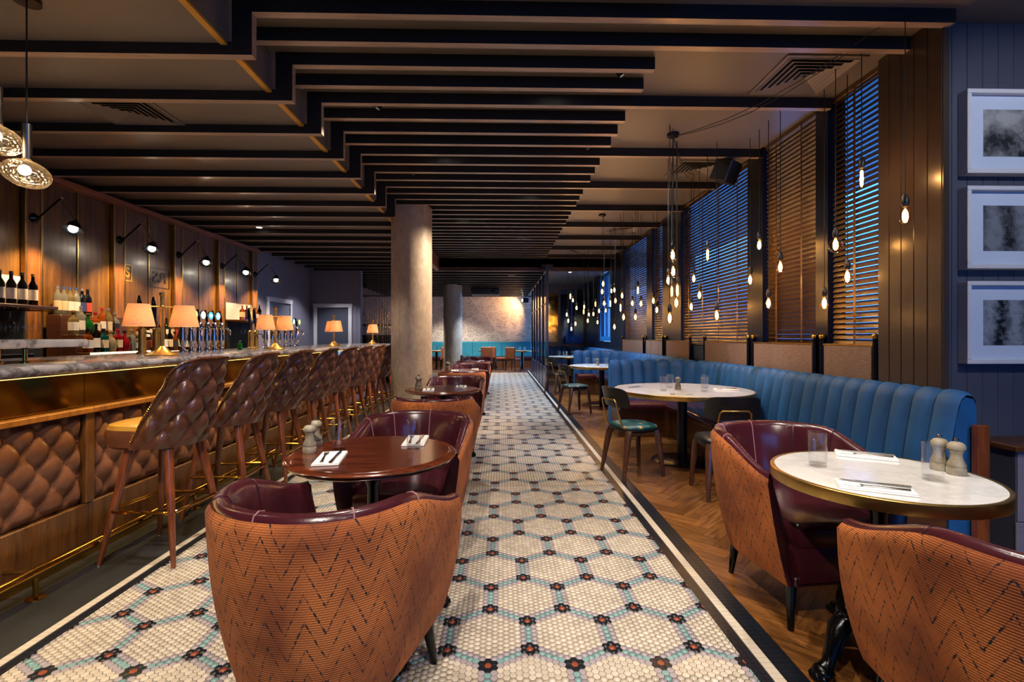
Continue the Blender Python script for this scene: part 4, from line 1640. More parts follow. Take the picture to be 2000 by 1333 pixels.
# ---- two glass globes over the near end of the bar
def globe(loc, label, tilt):
    r = thing('pendant_lamp', label, 'pendant lamp', loc, 0, 'crackled glass pendants over the bar')
    pr = []
    for i in range(15):
        a = -PI / 2 + PI * i / 14
        pr.append((max(0.002, 0.100 * math.cos(a)), 0.072 * math.sin(a)))
    b = MB()
    rr = random.Random(5)
    b.lathe(pr, 36, caps=False, rib=lambda a, z: 0.018 * math.sin(a * 9 + z * 90) * math.cos(z * 120 + a * 4))
    for i, p in enumerate(b.v):
        x, y, z = p
        b.v[i] = (x * math.cos(tilt) + z * math.sin(tilt), y, -x * math.sin(tilt) + z * math.cos(tilt))
    b.build('glass_globe', m['globe_glass'], r, angle=80)
    MB().ball((-0.01, 0, 0.02), 0.026, 14, 10).build('bulb', m['bulb_hot'], r)
    MB().tube([(0, 0, 0.075), (0, 0, 0.26)], 0.0215, 18).build('stem', m['steel'], r)
    MB().tube([(0, 0, 0.26), (0, 0, LOW - loc[2] - 0.02)], 0.004, 8).build('cord', m['cord_black'], r)
    MB().lathe([(0.06, LOW - loc[2] - 0.025), (0.06, LOW - loc[2])], 20).build('ceiling_rose', m['black_metal'], r)
    lamp('POINT', 'globe_light', (0, 0, 0.02), 6.0, WARM, r, 0.03)


g1 = at(52, 340, 2.58)
g2 = at(-6, 272, 2.46)
globe(tuple(g1), 'crackled glass pendant over the bar, the lower one', 0.28)
globe(tuple(g2), 'crackled glass pendant cut by the picture edge, the higher one', 0.35)

# ---------------------------------------------------------------- armchairs
def make_armchair():
    r = thing('armchair', '', 'armchair')   # faces +Y
    N = 72

    def plan(w, db, df, off=0.0):
        """U from the front right, round the back, to the front left: list of (x, y, arclength)."""
        w, db = w - off, db - off
        pts = []
        for k in range(13):
            t_ = k / 12
            pts.append((w - 0.03 * (1 - t_) * 0, df * (1 - t_)))
        for k in range(1, N - 25):
            a = PI * k / (N - 25)
            e = 2.25
            c_, s_ = math.cos(a), math.sin(a)
            rr = (abs(c_) ** e + abs(s_) ** e) ** (-1 / e)
            pts.append((w * rr * c_, -db * rr * s_))
        for k in range(13):
            t_ = k / 12
            pts.append((-w, df * t_))
        return pts

    def rimz(y):
        return 0.80 - 0.12 * smooth(-0.15, 0.34, y)
    ZB = 0.20
    W0, D0, F0 = 0.262, 0.285, 0.33
    W1, D1, F1 = 0.352, 0.380, 0.32
    L0 = plan(W0, D0, F0)
    L1 = plan(W1, D1, F1)
    arc = [0.0]
    for a, c in zip(L1, L1[1:]):
        arc.append(arc[-1] + math.hypot(c[0] - a[0], c[1] - a[1]))
    n = len(L0)
    P, UV = [], []
    rows = 16
    for i in range(rows + 1):
        t_ = i / rows
        row, uvr = [], []
        for j in range(n):
            k = t_ ** 0.85
            bul = 0.018 * math.sin(PI * t_)
            x = L0[j][0] * (1 - k) + L1[j][0] * k
            y = L0[j][1] * (1 - k) + L1[j][1] * k
            d = math.hypot(x, y) or 1
            x += x / d * bul
            y += y / d * bul
            z = ZB + (rimz(L1[j][1]) - 0.03 - ZB) * t_
            row.append((x, y, z))
            uvr.append((arc[j], z))
        P.append(row)
        UV.append(uvr)
    # roll over towards the leather
    row, uvr = [], []
    for j in range(n):
        x, y, z = P[-1][j]
        d = math.hypot(x, y) or 1
        row.append((x - x / d * 0.016, y - y / d * 0.016, rimz(L1[j][1]) - 0.008))
        uvr.append((arc[j], z + 0.03))
    P.append(row)
    UV.append(uvr)
    b = MB()
    b.grid(P, 0, UV, True)
    b.build('outer_shell', m['chenille'], r, angle=60)
    # leather: rim roll and inside
    Q = []
    for (off, dz) in ((0.014, -0.012), (0.020, 0.004), (0.038, 0.012), (0.058, 0.006), (0.070, -0.016)):
        row = []
        for j in range(n):
            x, y = L1[j]
            d = math.hypot(x, y) or 1
            row.append((x - x / d * off, y - y / d * off, rimz(y) + dz))
        Q.append(row)
    for t_ in (0.2, 0.45, 0.7, 1.0):
        row = []
        for j in range(n):
            x1, y1 = L1[j]
            d = math.hypot(x1, y1) or 1
            xa, ya = x1 - x1 / d * 0.072, y1 - y1 / d * 0.072
            x0, y0 = L0[j]
            d = math.hypot(x0, y0) or 1
            xb, yb = x0 - x0 / d * 0.045, y0 - y0 / d * 0.045
            z0 = rimz(y1) - 0.02
            row.append((xa * (1 - t_) + xb * t_, ya * (1 - t_) + yb * t_, z0 * (1 - t_) + 0.40 * t_))
        Q.append(row)
    b = MB()
    b.grid(Q, 0, None, True)
    inn = b.build('inner_back', m['maroon_leather'], r, angle=60)
    # fronts of the two arms
    for j, nm in ((0, 1), (n - 1, -1)):
        oc = [row[j] for row in P]
        ic = [row[j] for row in Q][::-1]
        lp = oc + ic[::-1][:0]
        b = MB()
        inner = [row[j] for row in Q]
        # zip the outer and inner outlines from the top down
        m_ = 12

        def samp(c, t_):
            f = t_ * (len(c) - 1)
            k = min(int(f), len(c) - 2)
            return Vector(c[k]).lerp(Vector(c[k + 1]), f - k)
        o_ = [samp(oc[::-1], t_ / m_) for t_ in range(m_ + 1)]
        zi = [p.z for p in o_]
        ii = []
        for p in o_:
            # inner point at the same height
            best = None
            for a, c in zip(inner, inner[1:]):
                if (a[2] - p.z) * (c[2] - p.z) <= 0 and abs(a[2] - c[2]) > 1e-6:
                    f = (a[2] - p.z) / (a[2] - c[2])
                    best = Vector(a).lerp(Vector(c), f)
            if best is None:
                best = Vector((inner[-1][0], inner[-1][1], p.z)) if p.z < 0.45 else Vector(inner[2])
                best.z = p.z if p.z < 0.45 else best.z
            ii.append(best)
        mid = [(a + c) / 2 + Vector((0, 0.018, 0)) for a, c in zip(o_, ii)]
        b.grid([o_, mid, ii], 0, None, nm > 0)
        b.build('arm_front', m['maroon_dark'], r, angle=60)
    # seams down the inside
    for j in (14, 24, 36, 47, 57):
        j = min(j, n - 1)
        MB().tube([Vector(Q[i][j]) + Vector((0, 0, 0.001)) for i in range(len(Q) - 1)], 0.0026, 6).build('seam', m['maroon_dark'] if j % 2 else m['seam_thread'], inn)
    # seat
    C = plan(W0 + 0.01, D0 + 0.005, F0 + 0.02, 0.05)
    cen = (0, 0.02)
    R3 = []
    for (k, z) in ((1.0, 0.22), (1.0, 0.36), (0.985, 0.368), (1.0, 0.378), (1.0, 0.44), (0.96, 0.462), (0.85, 0.472), (0.4, 0.480), (0.02, 0.482)):
        R3.append([(cen[0] + (x - cen[0]) * k, cen[1] + (y - cen[1]) * k, z) for x, y in C])
    b = MB()
    b.grid(R3, 0, None, True, True)
    b.build('seat', m['maroon_leather'], r, angle=50)
    MB().cbox(-0.24, 0.24, 0.305, 0.345, 0.20, 0.245, 0.006).build('front_rail', m['maroon_dark'], r)
    MB().prism([(x * 0.97, y * 0.97) for x, y in L0][::-1], 0.195, 0.205).build('underside', m['black_plastic'], r, angle=0)
    for (x, y) in ((0.215, 0.285), (-0.215, 0.285), (0.17, -0.19), (-0.17, -0.19)):
        MB().tube([(x * 1.10, y * 1.10, 0.0), (x, y, 0.20)], [0.013, 0.026], 12).build('leg', m['black_gloss'], r)
    return r


ac0 = make_armchair()
ac0.location = (-0.575, 1.69, 0)
ac0.rotation_euler = (0, 0, math.radians(-15))
ac0['label'] = 'rust chenille barrel armchair with maroon leather inside, large in front, back turned'
ac0['group'] = 'barrel armchairs'


def chair(x, y, deg, lab):
    return dup(ac0, (x, y, 0), math.radians(deg), lab, 'barrel armchairs')


TX = -0.61
TY = [2.33, 5.13, 7.95, 10.8]
chair(-0.52, 2.90, 172, 'barrel armchair facing the viewer behind the nearest mahogany table')
chair(-0.56, 4.12, -4, 'barrel armchair with its rust back turned, before the second mahogany table')
chair(-0.53, 5.76, 176, 'barrel armchair facing the viewer behind the second mahogany table')
chair(-0.57, 7.12, 2, 'barrel armchair with its back turned, before the third mahogany table')
chair(-0.53, 8.66, 178, 'barrel armchair facing the viewer behind the third mahogany table')
chair(-0.57, 10.0, 0, 'barrel armchair with its back turned, before the farthest mahogany table')
chair(-0.55, 11.5, 180, 'barrel armchair behind the farthest mahogany table')
chair(1.48, 2.45, 187, 'barrel armchair on the parquet facing the near white marble table')
chair(1.455, 1.26, -7, 'barrel armchair cut by the lower picture edge, back turned to the viewer')


# ---------------------------------------------------------------- cast iron table bases
def iron_base(r, h, spread=0.34, rot=0.0):
    b = MB().lathe([(0.05, 0.10), (0.06, 0.13), (0.040, 0.17), (0.030, 0.20), (0.045, 0.24), (0.030, 0.28), (0.028, h - 0.12), (0.045, h - 0.08), (0.03, h - 0.06), (0.10, h - 0.03), (0.22, h - 0.012), (0.22, h)], 20,
                   rib=lambda a, z: 0.08 * math.cos(a * 8) if 0.28 < z < h - 0.12 else 0)
    b.build('pedestal', m['cast_iron'], r)
    for k in range(3):
        a = rot + 2 * PI * k / 3
        d = Vector((math.cos(a), math.sin(a), 0))
        sd = Vector((-d.y, d.x, 0))
        pth = [(0.03, 0.15), (0.10, 0.20), (0.18, 0.215), (0.24, 0.175), (0.27, 0.11), (0.29, 0.06), (spread - 0.02, 0.04)]
        lg = MB().tube([d * u + Vector((0, 0, z)) for u, z in pth], [0.030, 0.036, 0.040, 0.036, 0.027, 0.024, 0.03], 12).build('leg', m['cast_iron'], r)
        b = MB()
        b.ball(d * 0.195 + Vector((0, 0, 0.235)), 0.036, 12, 8, sc_=(1, 1, 1.15))     # mask on the knee
        b.ball(d * 0.228 + Vector((0, 0, 0.228)), 0.014, 8, 6)
        for s in (-1, 1):
            b.ball(d * 0.185 + sd * (s * 0.03) + Vector((0, 0, 0.255)), 0.014, 8, 6)
            b.tube([d * 0.20 + sd * (s * 0.028) + Vector((0, 0, 0.21)), d * 0.25 + sd * (s * 0.03) + Vector((0, 0, 0.14)), d * 0.275 + sd * (s * 0.02) + Vector((0, 0, 0.08))], 0.009, 8)
        b.build('knee_mask', m['cast_iron'], lg)
        b = MB()
        b.ball(d * (spread - 0.01) + Vector((0, 0, 0.030)), 0.036, 12, 8, sc_=(1.1, 1.1, 0.82))
        for s in (-1, 0, 1):
            b.ball(d * (spread + 0.022 - abs(s) * 0.008) + sd * (s * 0.022) + Vector((0, 0, 0.018)), 0.0175, 8, 6)
        b.build('paw', m['cast_iron'], lg)


def wood_table(y, lab, rot):
    r = thing('round_table', lab, 'table', (TX, y, 0), 0, 'round mahogany tables down the aisle')
    R_ = 0.392
    pr = [(R_ - 0.10, 0.705), (R_ - 0.045, 0.708), (R_ - 0.03, 0.714), (R_ - 0.016, 0.716), (R_ - 0.008, 0.722), (R_ - 0.012, 0.728), (R_, 0.732), (R_ + 0.004, 0.738), (R_ - 0.004, 0.745), (R_ - 0.018, 0.747), (R_ - 0.022, 0.7445), (R_ - 0.030, 0.746), (R_ - 0.034, 0.75), (0.2, 0.75), (0.0005, 0.75)]
    MB().lathe(pr, 72).build('tabletop', m['mahogany'], r, angle=40)
    iron_base(r, 0.705, 0.33, rot)
    return r


wood_table(TY[0], 'round mahogany pedestal table, nearest of those beside the bar stools', 0.05)
wood_table(TY[1], 'round mahogany pedestal table, second along the aisle', 0.4)
wood_table(TY[2], 'round mahogany pedestal table, third along the aisle by the column', 0.2)
wood_table(TY[3], 'round mahogany pedestal table, farthest along the aisle', 0.3)


def marble_table(x, y, R_, lab, base='iron', rot=0.0, parts=True):
    r = thing('marble_table', lab, 'table', (x, y, 0), 0, 'brass rimmed marble tables')
    MB().lathe([(R_ - 0.02, 0.712), (R_ - 0.016, 0.712), (R_ - 0.016, 0.7495), (0.0005, 0.7495)], 80).build('tabletop', m['marble_white'], r, angle=40)
    MB().lathe([(R_ - 0.03, 0.706), (R_ - 0.002, 0.706), (R_, 0.709), (R_, 0.748), (R_ - 0.003, 0.7505), (R_ - 0.0165, 0.7505)], 80, caps=False).build('brass_rim', m['brass'], r, angle=40)
    if base == 'iron':
        iron_base(r, 0.705, 0.33, rot)
    else:
        MB().lathe([(0.30 * R_ / 0.7, 0), (0.31 * R_ / 0.7, 0.006), (0.29 * R_ / 0.7, 0.016), (0.06, 0.022)], 40).build('base_plate', m['black_metal'], r)
        MB().lathe([(0.05, 0.02), (0.05, 0.69)], 24).build('pillar', m['black_metal'], r)
        MB().lathe([(0.05, 0.68), (0.30, 0.70), (0.30, 0.708)], 24).build('spider', m['black_metal'], r)
    return r


NT_ = (1.52, 1.91)
marble_table(NT_[0], NT_[1], 0.385, 'round white marble table with brass rim, nearest on the right', 'iron', math.radians(200))
BT = [(1.90, 5.02), (1.92, 9.15), (1.90, 13.4)]
marble_table(BT[0][0], BT[0][1], 0.70, 'large round white marble table inside the nearest blue booth', 'disc')
marble_table(BT[1][0], BT[1][1], 0.62, 'round white marble table in the second blue booth', 'disc')
marble_table(BT[2][0], BT[2][1], 0.62, 'round white marble table in the farthest blue booth', 'disc')


# ---------------------------------------------------------------- wooden side chairs
def make_side_chair(seatmat):
    r = thing('side_chair', '', 'chair')      # faces +Y
    def sq(a, k, w=0.205, d=0.20):
        e = 3.2
        c_, s_ = math.cos(a), math.sin(a)
        rr = (abs(c_) ** e + abs(s_) ** e) ** (-1 / e)
        return (w * k * rr * c_, d * k * rr * s_)
    R3 = [[sq(2 * PI * j / 36, k) + (z,) for j in range(36)] for k, z in ((0.95, 0.425), (1.0, 0.432), (1.0, 0.447))]
    b = MB()
    b.grid(R3, 0, None, False, True)
    b.add(R3[0], [tuple(range(36))[::-1]])
    b.add(R3[-1], [tuple(range(36))])
    b.build('seat_board', m['black_ply'], r, angle=50)
    R3 = [[sq(2 * PI * j / 36, k) + (z,) for j in range(36)] for k, z in ((0.97, 0.447), (0.99, 0.458), (0.95, 0.474), (0.8, 0.483), (0.3, 0.486), (0.02, 0.486))]
    b = MB()
    b.grid(R3, 0, None, False, True)
    b.build('seat_pad', seatmat, r, angle=50)
    # curved back panel of dark ply
    P1, P2 = [], []
    nu, nv = 20, 10
    for i in range(nv + 1):
        a1, a2 = [], []
        v = -1 + 2 * i / nv
        for j in range(nu + 1):
            u = -1 + 2 * j / nu
            # rounded rectangle
            e = 5.0
            k = max(abs(u), abs(v))
            n_ = (abs(u) ** e + abs(v) ** e) ** (1 / e) or 1
            uu, vv_ = u * k / n_, v * k / n_
            x = uu * 0.215
            z = 0.735 + vv_ * 0.095
            y = -0.235 - 0.05 * vv_ * 0.5 + 0.05 * uu * uu
            a1.append((x, y, z))
            a2.append((x, y - 0.012, z))
        P1.append(a1)
        P2.append(a2)
    b = MB()
    b.grid(P1, 0, None, True)
    b.grid(P2)
    rim1 = P1[0] + [p[-1] for p in P1[1:]] + P1[-1][::-1][1:] + [p[0] for p in P1[::-1][1:-1]]
    rim2 = P2[0] + [p[-1] for p in P2[1:]] + P2[-1][::-1][1:] + [p[0] for p in P2[::-1][1:-1]]
    b.grid([rim1, rim2], 0, None, False, True)
    b.build('backrest', m['black_ply'], r, angle=40)
    # bent brass hoop that carries the back
    pts = [(-0.13, -0.14, 0.425), (-0.13, -0.20, 0.47), (-0.125, -0.247, 0.64), (-0.12, -0.262, 0.70), (-0.10, -0.266, 0.72), (0.10, -0.266, 0.72), (0.12, -0.262, 0.70), (0.125, -0.247, 0.64), (0.13, -0.20, 0.47), (0.13, -0.14, 0.425)]
    MB().tube(pts, 0.008, 10).build('back_bracket', m['brass'], r)
    for sx in (-1, 1):
        for sy in (-1, 1):
            p = [(sx * 0.15, sy * 0.14, 0.425), (sx * 0.165, sy * 0.16, 0.38), (sx * 0.185, sy * (0.185 if sy > 0 else 0.20), 0.15), (sx * 0.195, sy * (0.20 if sy > 0 else 0.225), 0.0)]
            MB().tube(p, [0.034, 0.032, 0.023, 0.016], 10).build('leg', m['walnut_dark'], r)
        MB().tube([(sx * 0.16, -0.15, 0.405), (sx * 0.16, 0.15, 0.405)], 0.018, 8).build('side_rail', m['walnut_dark'], r)
    MB().tube([(-0.16, 0.15, 0.405), (0.16, 0.15, 0.405)], 0.018, 8).build('front_rail', m['walnut_dark'], r)
    return r


sc1 = make_side_chair(m['flower_seat'])
sc1.location, sc1.rotation_euler = (1.26, 4.58, 0), (0, 0, math.radians(-72))
sc1['label'], sc1['group'] = 'dark wooden chair with teal flowered seat at the nearest booth table', 'wooden chairs at the booth tables'
sc2 = make_side_chair(m['black_ply'])
sc2.location, sc2.rotation_euler = (1.84, 3.97, 0), (0, 0, math.radians(-4))
sc2['label'], sc2['group'] = 'black backed wooden chair turned away, behind the near marble table', 'wooden chairs at the booth tables'
dup(sc1, (1.27, 8.25, 0), math.radians(-70), 'dark wooden chair at the second booth table, facing the window', 'wooden chairs at the booth tables')
dup(sc2, (1.30, 11.0, 0), math.radians(-60), 'dark wooden chair beside the far glazed screen', 'wooden chairs at the booth tables')

# ---------------------------------------------------------------- blue booths
def booth(path, lab, chw=0.16, seat_d=0.50):
    """path: plan points along the front foot of the backrest; the sitter side lies to the right of the walk."""
    r = thing('booth_sofa', lab, 'booth', (0, 0, 0), 0, 'blue velvet booths along the windows')
    pts = [Vector((p[0], p[1], 0)) for p in path]
    L = [0.0]
    for a, c in zip(pts, pts[1:]):
        L.append(L[-1] + (c - a).length)

    def pos(s):
        s = min(max(s, 0), L[-1])
        for k in range(len(L) - 1):
            if s <= L[k + 1] or k == len(L) - 2:
                f = (s - L[k]) / (L[k + 1] - L[k])
                return pts[k].lerp(pts[k + 1], f)

    def nrm(s):
        d = (pos(s + 0.06) - pos(s - 0.06)).normalized()
        return Vector((-d.y, d.x, 0))       # to the left of the walk: outward
    prof = [(0.0, 0.43), (0.012, 0.55), (0.035, 0.70), (0.058, 0.82), (0.072, 0.89), (0.090, 0.935), (0.120, 0.958), (0.155, 0.950), (0.175, 0.92), (0.178, 0.85)]
    inw = [1, 1, 1, 1, 1, 0.9, 0.4, 0, -0.4, -0.6]
    upw = [0, 0, 0, 0, 0.2, 0.5, 0.9, 0.9, 0.5, 0.1]
    nch = max(3, int(round(L[-1] / chw)))
    for c in range(nch):
        s0, s1 = L[-1] * c / nch, L[-1] * (c + 1) / nch
        P = []
        for i, (o, z) in enumerate(prof):
            row = []
            for k in range(9):
                f = k / 8
                s = s0 + (s1 - s0) * f
                bul = 0.030 * (math.sin(PI * f) ** 0.55) if 0 < f < 1 else 0.0
                q = pos(s) + nrm(s) * (o - bul * inw[i])
                row.append((q.x, q.y, z + bul * upw[i]))
            P.append(row)
        b = MB()
        b.grid(P, 0, None, True)
        b.build('back_channel', m['blue_velvet'], r, angle=70)
    ns = max(6, int(L[-1] / 0.06))
    # shell behind, end caps, seat and plinth follow the same path
    def sweep(pr, closed=True):
        return [[(lambda q: (q.x, q.y, z))(pos(L[-1] * k / ns) + nrm(L[-1] * k / ns) * o) for (o, z) in pr] for k in range(ns + 1)]

    def solid(pr, name, mat_, ang_=40):
        S = sweep(pr)
        b = MB()
        b.grid(S, 0, None, False, True)
        b.add(S[0], [tuple(range(len(pr)))])
        b.add(S[-1], [tuple(range(len(pr)))[::-1]])
        return b.build(name, mat_, r, angle=ang_)
    solid([(0.02, 0.0), (0.178, 0.0), (0.178, 0.90), (0.16, 0.935), (0.12, 0.945), (0.09, 0.92), (0.06, 0.82), (0.01, 0.43)], 'back_shell', m['blue_velvet'], 50)
    dep = seat_d
    solid([(0.015, 0.36), (0.015, 0.445), (-dep + 0.03, 0.462), (-dep, 0.445), (-dep - 0.01, 0.41), (-dep + 0.005, 0.365)], 'seat', m['maroon_leather'], 50)
    solid([(0.0, 0.0), (0.0, 0.36), (-dep + 0.05, 0.36), (-dep + 0.09, 0.0)], 'plinth', m['oak_dark'], 30)
    return r


def arc_path(x0, yf, xw, y_end, rad=0.42):
    p = [(x0, yf), ((x0 + xw - rad) / 2, yf), (xw - rad, yf)]
    for k in range(1, 9):
        a = PI / 2 - PI / 2 * k / 8
        p.append((xw - rad + rad * math.cos(a), yf - rad + rad * math.sin(a)))
    n_ = 8
    for k in range(1, n_ + 1):
        p.append((xw, yf - rad + (y_end - yf + rad) * k / n_))
    return p


booth(arc_path(1.52, 6.62, 2.60, 2.76, 0.5), 'blue velvet channelled booth sofa curving round the nearest booth table')
booth(arc_path(1.72, 11.2, 2.60, 7.05, 0.5), 'blue velvet booth sofa in the middle, behind the nearest booth', 0.2)
booth(arc_path(1.50, 15.4, 2.60, 11.6, 0.5), 'blue velvet booth sofa farthest back beside the glazed screen', 0.22)
# wooden end board of the near booth and the low boxed ledge in the corner
eb = MB().cbox(2.73, 2.80, 2.70, 2.745, 0.0, 0.79, 0.004)
tag(eb.build('end_panel', m['walnut']), 'dark wooden end panel closing the near end of the blue booth', 'panel')
lg = thing('corner_ledge', 'low pale boxed ledge with dark wooden top below the pictures', 'ledge')
MB().cbox(3.06, 4.6, 2.80, 3.07, 0.0, 0.62, 0.004).build('box', m['slate_blue_boards'], lg)
MB().cbox(3.02, 4.6, 2.76, 3.07, 0.62, 0.655, 0.005).build('top', m['oak_dark'], lg)
for i in range(7):
    MB().cbox(3.064 + i * 0.15, 3.21 + i * 0.15, 2.792, 2.80, 0.2, 0.62, 0.003).build('board', m['lilac_paint'], lg)
MB().cbox(3.052, 4.6, 2.788, 2.802, 0.0, 0.195, 0.003).build('skirting', m['lilac_paint'], lg)

# screens of woven panels with brass knobbed posts behind the booths
def screen(y0, y1, lab):
    r = thing('woven_screen', lab, 'screen', (2.809, 0, 0), 0, 'woven screens behind the booths')
    MB().cbox(-0.008, 0.008, y0 + 0.03, y1 - 0.03, 0.90, 1.225, 0.003).build('panel', m['woven'], r)
    MB().cbox(-0.010, 0.010, y0 + 0.02, y1 - 0.02, 1.225, 1.24, 0.002).build('top_rail', m['brass'], r)
    for y in (y0, y1):
        po = MB().lathe([(0.018, 0.0), (0.018, 1.262), (0.024, 1.266), (0.024, 1.274), (0.012, 1.28)], 14, (0, y, 0)).build('post', m['black_metal'], r)
        MB().ball((0, y, 1.300), 0.026, 14, 10).build('knob', m['brass_polished'], po)


for k, (a, c) in enumerate(((3.56, 4.16), (4.26, 5.32), (5.42, 6.60), (7.1, 8.15), (8.3, 9.3), (9.45, 11.1))):
    screen(a, c, ['woven screen panel behind the blue booth, nearest to the boarded pier', 'woven screen panel below the second blind', 'woven screen panel below the widest blind', 'woven screen panel behind the middle booth, near one', 'woven screen panel below the narrow blind', 'woven screen panel below the farthest blind'][k])

# ---------------------------------------------------------------- venetian blinds
def blind(y0, y1, tilt, lab, tapes, pitch=0.044):
    r = thing('venetian_blind', lab, 'blind', (2.875, (y0 + y1) / 2, 0), 0, 'wooden venetian blinds')
    w = (y1 - y0) / 2 - 0.022
    b = MB()
    hw = 0.025
    cr = [(-hw + 2 * hw * k / 4, 0.0055 * (1 - (k / 2 - 1) ** 2)) for k in range(5)]
    b.grid([[(x, -w, z) for x, z in cr], [(x, w, z) for x, z in cr]], 0, None, True)
    b.grid([[(x, -w, z - 0.0022) for x, z in cr], [(x, w, z - 0.0022) for x, z in cr]])
    me_ = b.mesh('slat', [m['slat_wood']], 60)
    z = SILL + 0.045
    while z < HIGH - 0.05:
        o = link('slat', me_, r, (0, 0, z))
        o.rotation_euler = (0, tilt, 0)
        z += pitch
    MB().cbox(-0.028, 0.028, -w, w, HIGH - 0.045, HIGH - 0.002, 0.003).build('head_rail', m['slat_wood'], r)
    MB().cbox(-0.026, 0.026, -w, w, SILL + 0.008, SILL + 0.028, 0.003).build('bottom_rail', m['slat_wood'], r)
    for k in range(tapes):
        y = -w + 2 * w * (k + 0.5) / tapes
        b = MB()
        b.box(-0.030, -0.0295, y - 0.012, y + 0.012, SILL + 0.02, HIGH - 0.02)
        b.build('tape', m['oak_dark'], r, angle=0)


blind(3.53, 4.12, -0.98, 'wooden venetian blind showing blue light, nearest to the boarded pier', 1)
blind(4.28, 5.16, 1.0, 'closed wooden venetian blind glowing golden, second from the pier', 2)
blind(5.48, 7.53, -1.07, 'widest wooden venetian blind, blue at the top, over the nearest booth', 4)
blind(8.40, 8.98, -1.08, 'narrow wooden venetian blind past the dark pier', 1)
blind(9.32, 11.07, -1.08, 'farthest wooden venetian blind beside the glazed end', 3)

# ---------------------------------------------------------------- pictures
def picture(z0, z1, pm, lab):
    y = 3.082
    x0, x1 = 2.977, 3.72
    r = thing('framed_picture', lab, 'picture', (0, 0, 0), 0, 'white framed photographs')
    b = MB()
    d, w = 0.07, 0.028
    b.cbox(x0, x1, y - d, y, z0, z0 + w, 0.003).cbox(x0, x1, y - d, y, z1 - w, z1, 0.003).cbox(x0, x0 + w, y - d, y, z0 + w, z1 - w, 0.003).cbox(x1 - w, x1, y - d, y, z0 + w, z1 - w, 0.003)
    b.build('frame', m['white_paint'], r)
    MB().box(x0 + w, x1 - w, y - 0.035, y - 0.001, z0 + w, z1 - w).build('mount', m['print_paper'], r, angle=0)
    MB().box(x0 + 0.135, x1 - 0.135, y - 0.0355, y - 0.034, z0 + 0.118, z1 - 0.118).build('print', m[pm], r, angle=0)


picture(2.345, 2.885, 'print_shell', 'white framed black and white photograph of a shell, top picture')
picture(1.735, 2.265, 'print_barn', 'white framed black and white photograph, middle picture of the column')
picture(1.125, 1.655, 'print_wood', 'white framed dark photograph of trees, lowest picture')

# ---------------------------------------------------------------- hanging filament bulbs
GL = {
    'E': ([(0.012, 0.0), (0.014, -0.012), (0.026, -0.045), (0.031, -0.07), (0.028, -0.092), (0.016, -0.110), (0.0005, -0.115)], [(0.004, -0.02), (0.014, -0.04), (0.017, -0.068), (0.013, -0.088), (0.001, -0.097)]),
    'T': ([(0.012, 0.0), (0.015, -0.012), (0.0165, -0.02), (0.0165, -0.125), (0.010, -0.138), (0.0005, -0.14)], [(0.004, -0.02), (0.010, -0.03), (0.010, -0.122), (0.001, -0.130)]),
    'G': ([(0.012, 0.0), (0.016, -0.012), (0.036, -0.030), (0.049, -0.058), (0.049, -0.078), (0.036, -0.106), (0.016, -0.120), (0.0005, -0.123)], [(0.004, -0.02), (0.015, -0.036), (0.018, -0.068), (0.013, -0.092), (0.001, -0.10)]),
}
BM = {}
for k, (g, f) in GL.items():
    BM[k] = (MB().lathe(g, 20, caps=False).mesh('bulb_glass', [m['bulb_glass']], 80), MB().lathe(f, 12, caps=False).mesh('filament', [m['filament']], 80))
SKT = MB().lathe([(0.005, 0.075), (0.012, 0.07), (0.018, 0.05), (0.021, 0.045), (0.021, 0.012), (0.017, 0.0), (0.013, -0.006)], 16).mesh('bulb_socket', [m['black_plastic']])


def bulb(px, py, Y, kind, canopy, label, group, watts):
    p = at(px, py, Y)
    off = {'E': 0.062, 'T': 0.07, 'G': 0.065}[kind]
    p.z += off
    p.x = min(p.x, 2.72)
    r = thing('filament_bulb', label, 'light bulb', tuple(p), 0, group)
    link('bulb_glass', BM[kind][0], r)
    link('filament', BM[kind][1], r)
    link('bulb_socket', SKT, r)
    hk = HIGH - p.z - 0.01
    c = Vector(canopy) - p
    c.z = HIGH - p.z - 0.03
    pts = [Vector((0, 0, 0.07)), Vector((0, 0, hk * 0.5)), Vector((0, 0, hk))]
    d = math.hypot(c.x, c.y)
    if d > 0.06 and (px + py) % 5 == 0:
        for k in range(1, 7):
            f = k / 6
            pts.append(Vector((c.x * f, c.y * f, hk - 0.12 * min(1, d) * math.sin(PI * f) - 0.02 * f)))
    MB().tube(pts, 0.0032, 6).build('cord', m['cord_black'], r)
    lamp('POINT', 'bulb_light', (0, 0, -off), watts, WARM, r, 0.02)


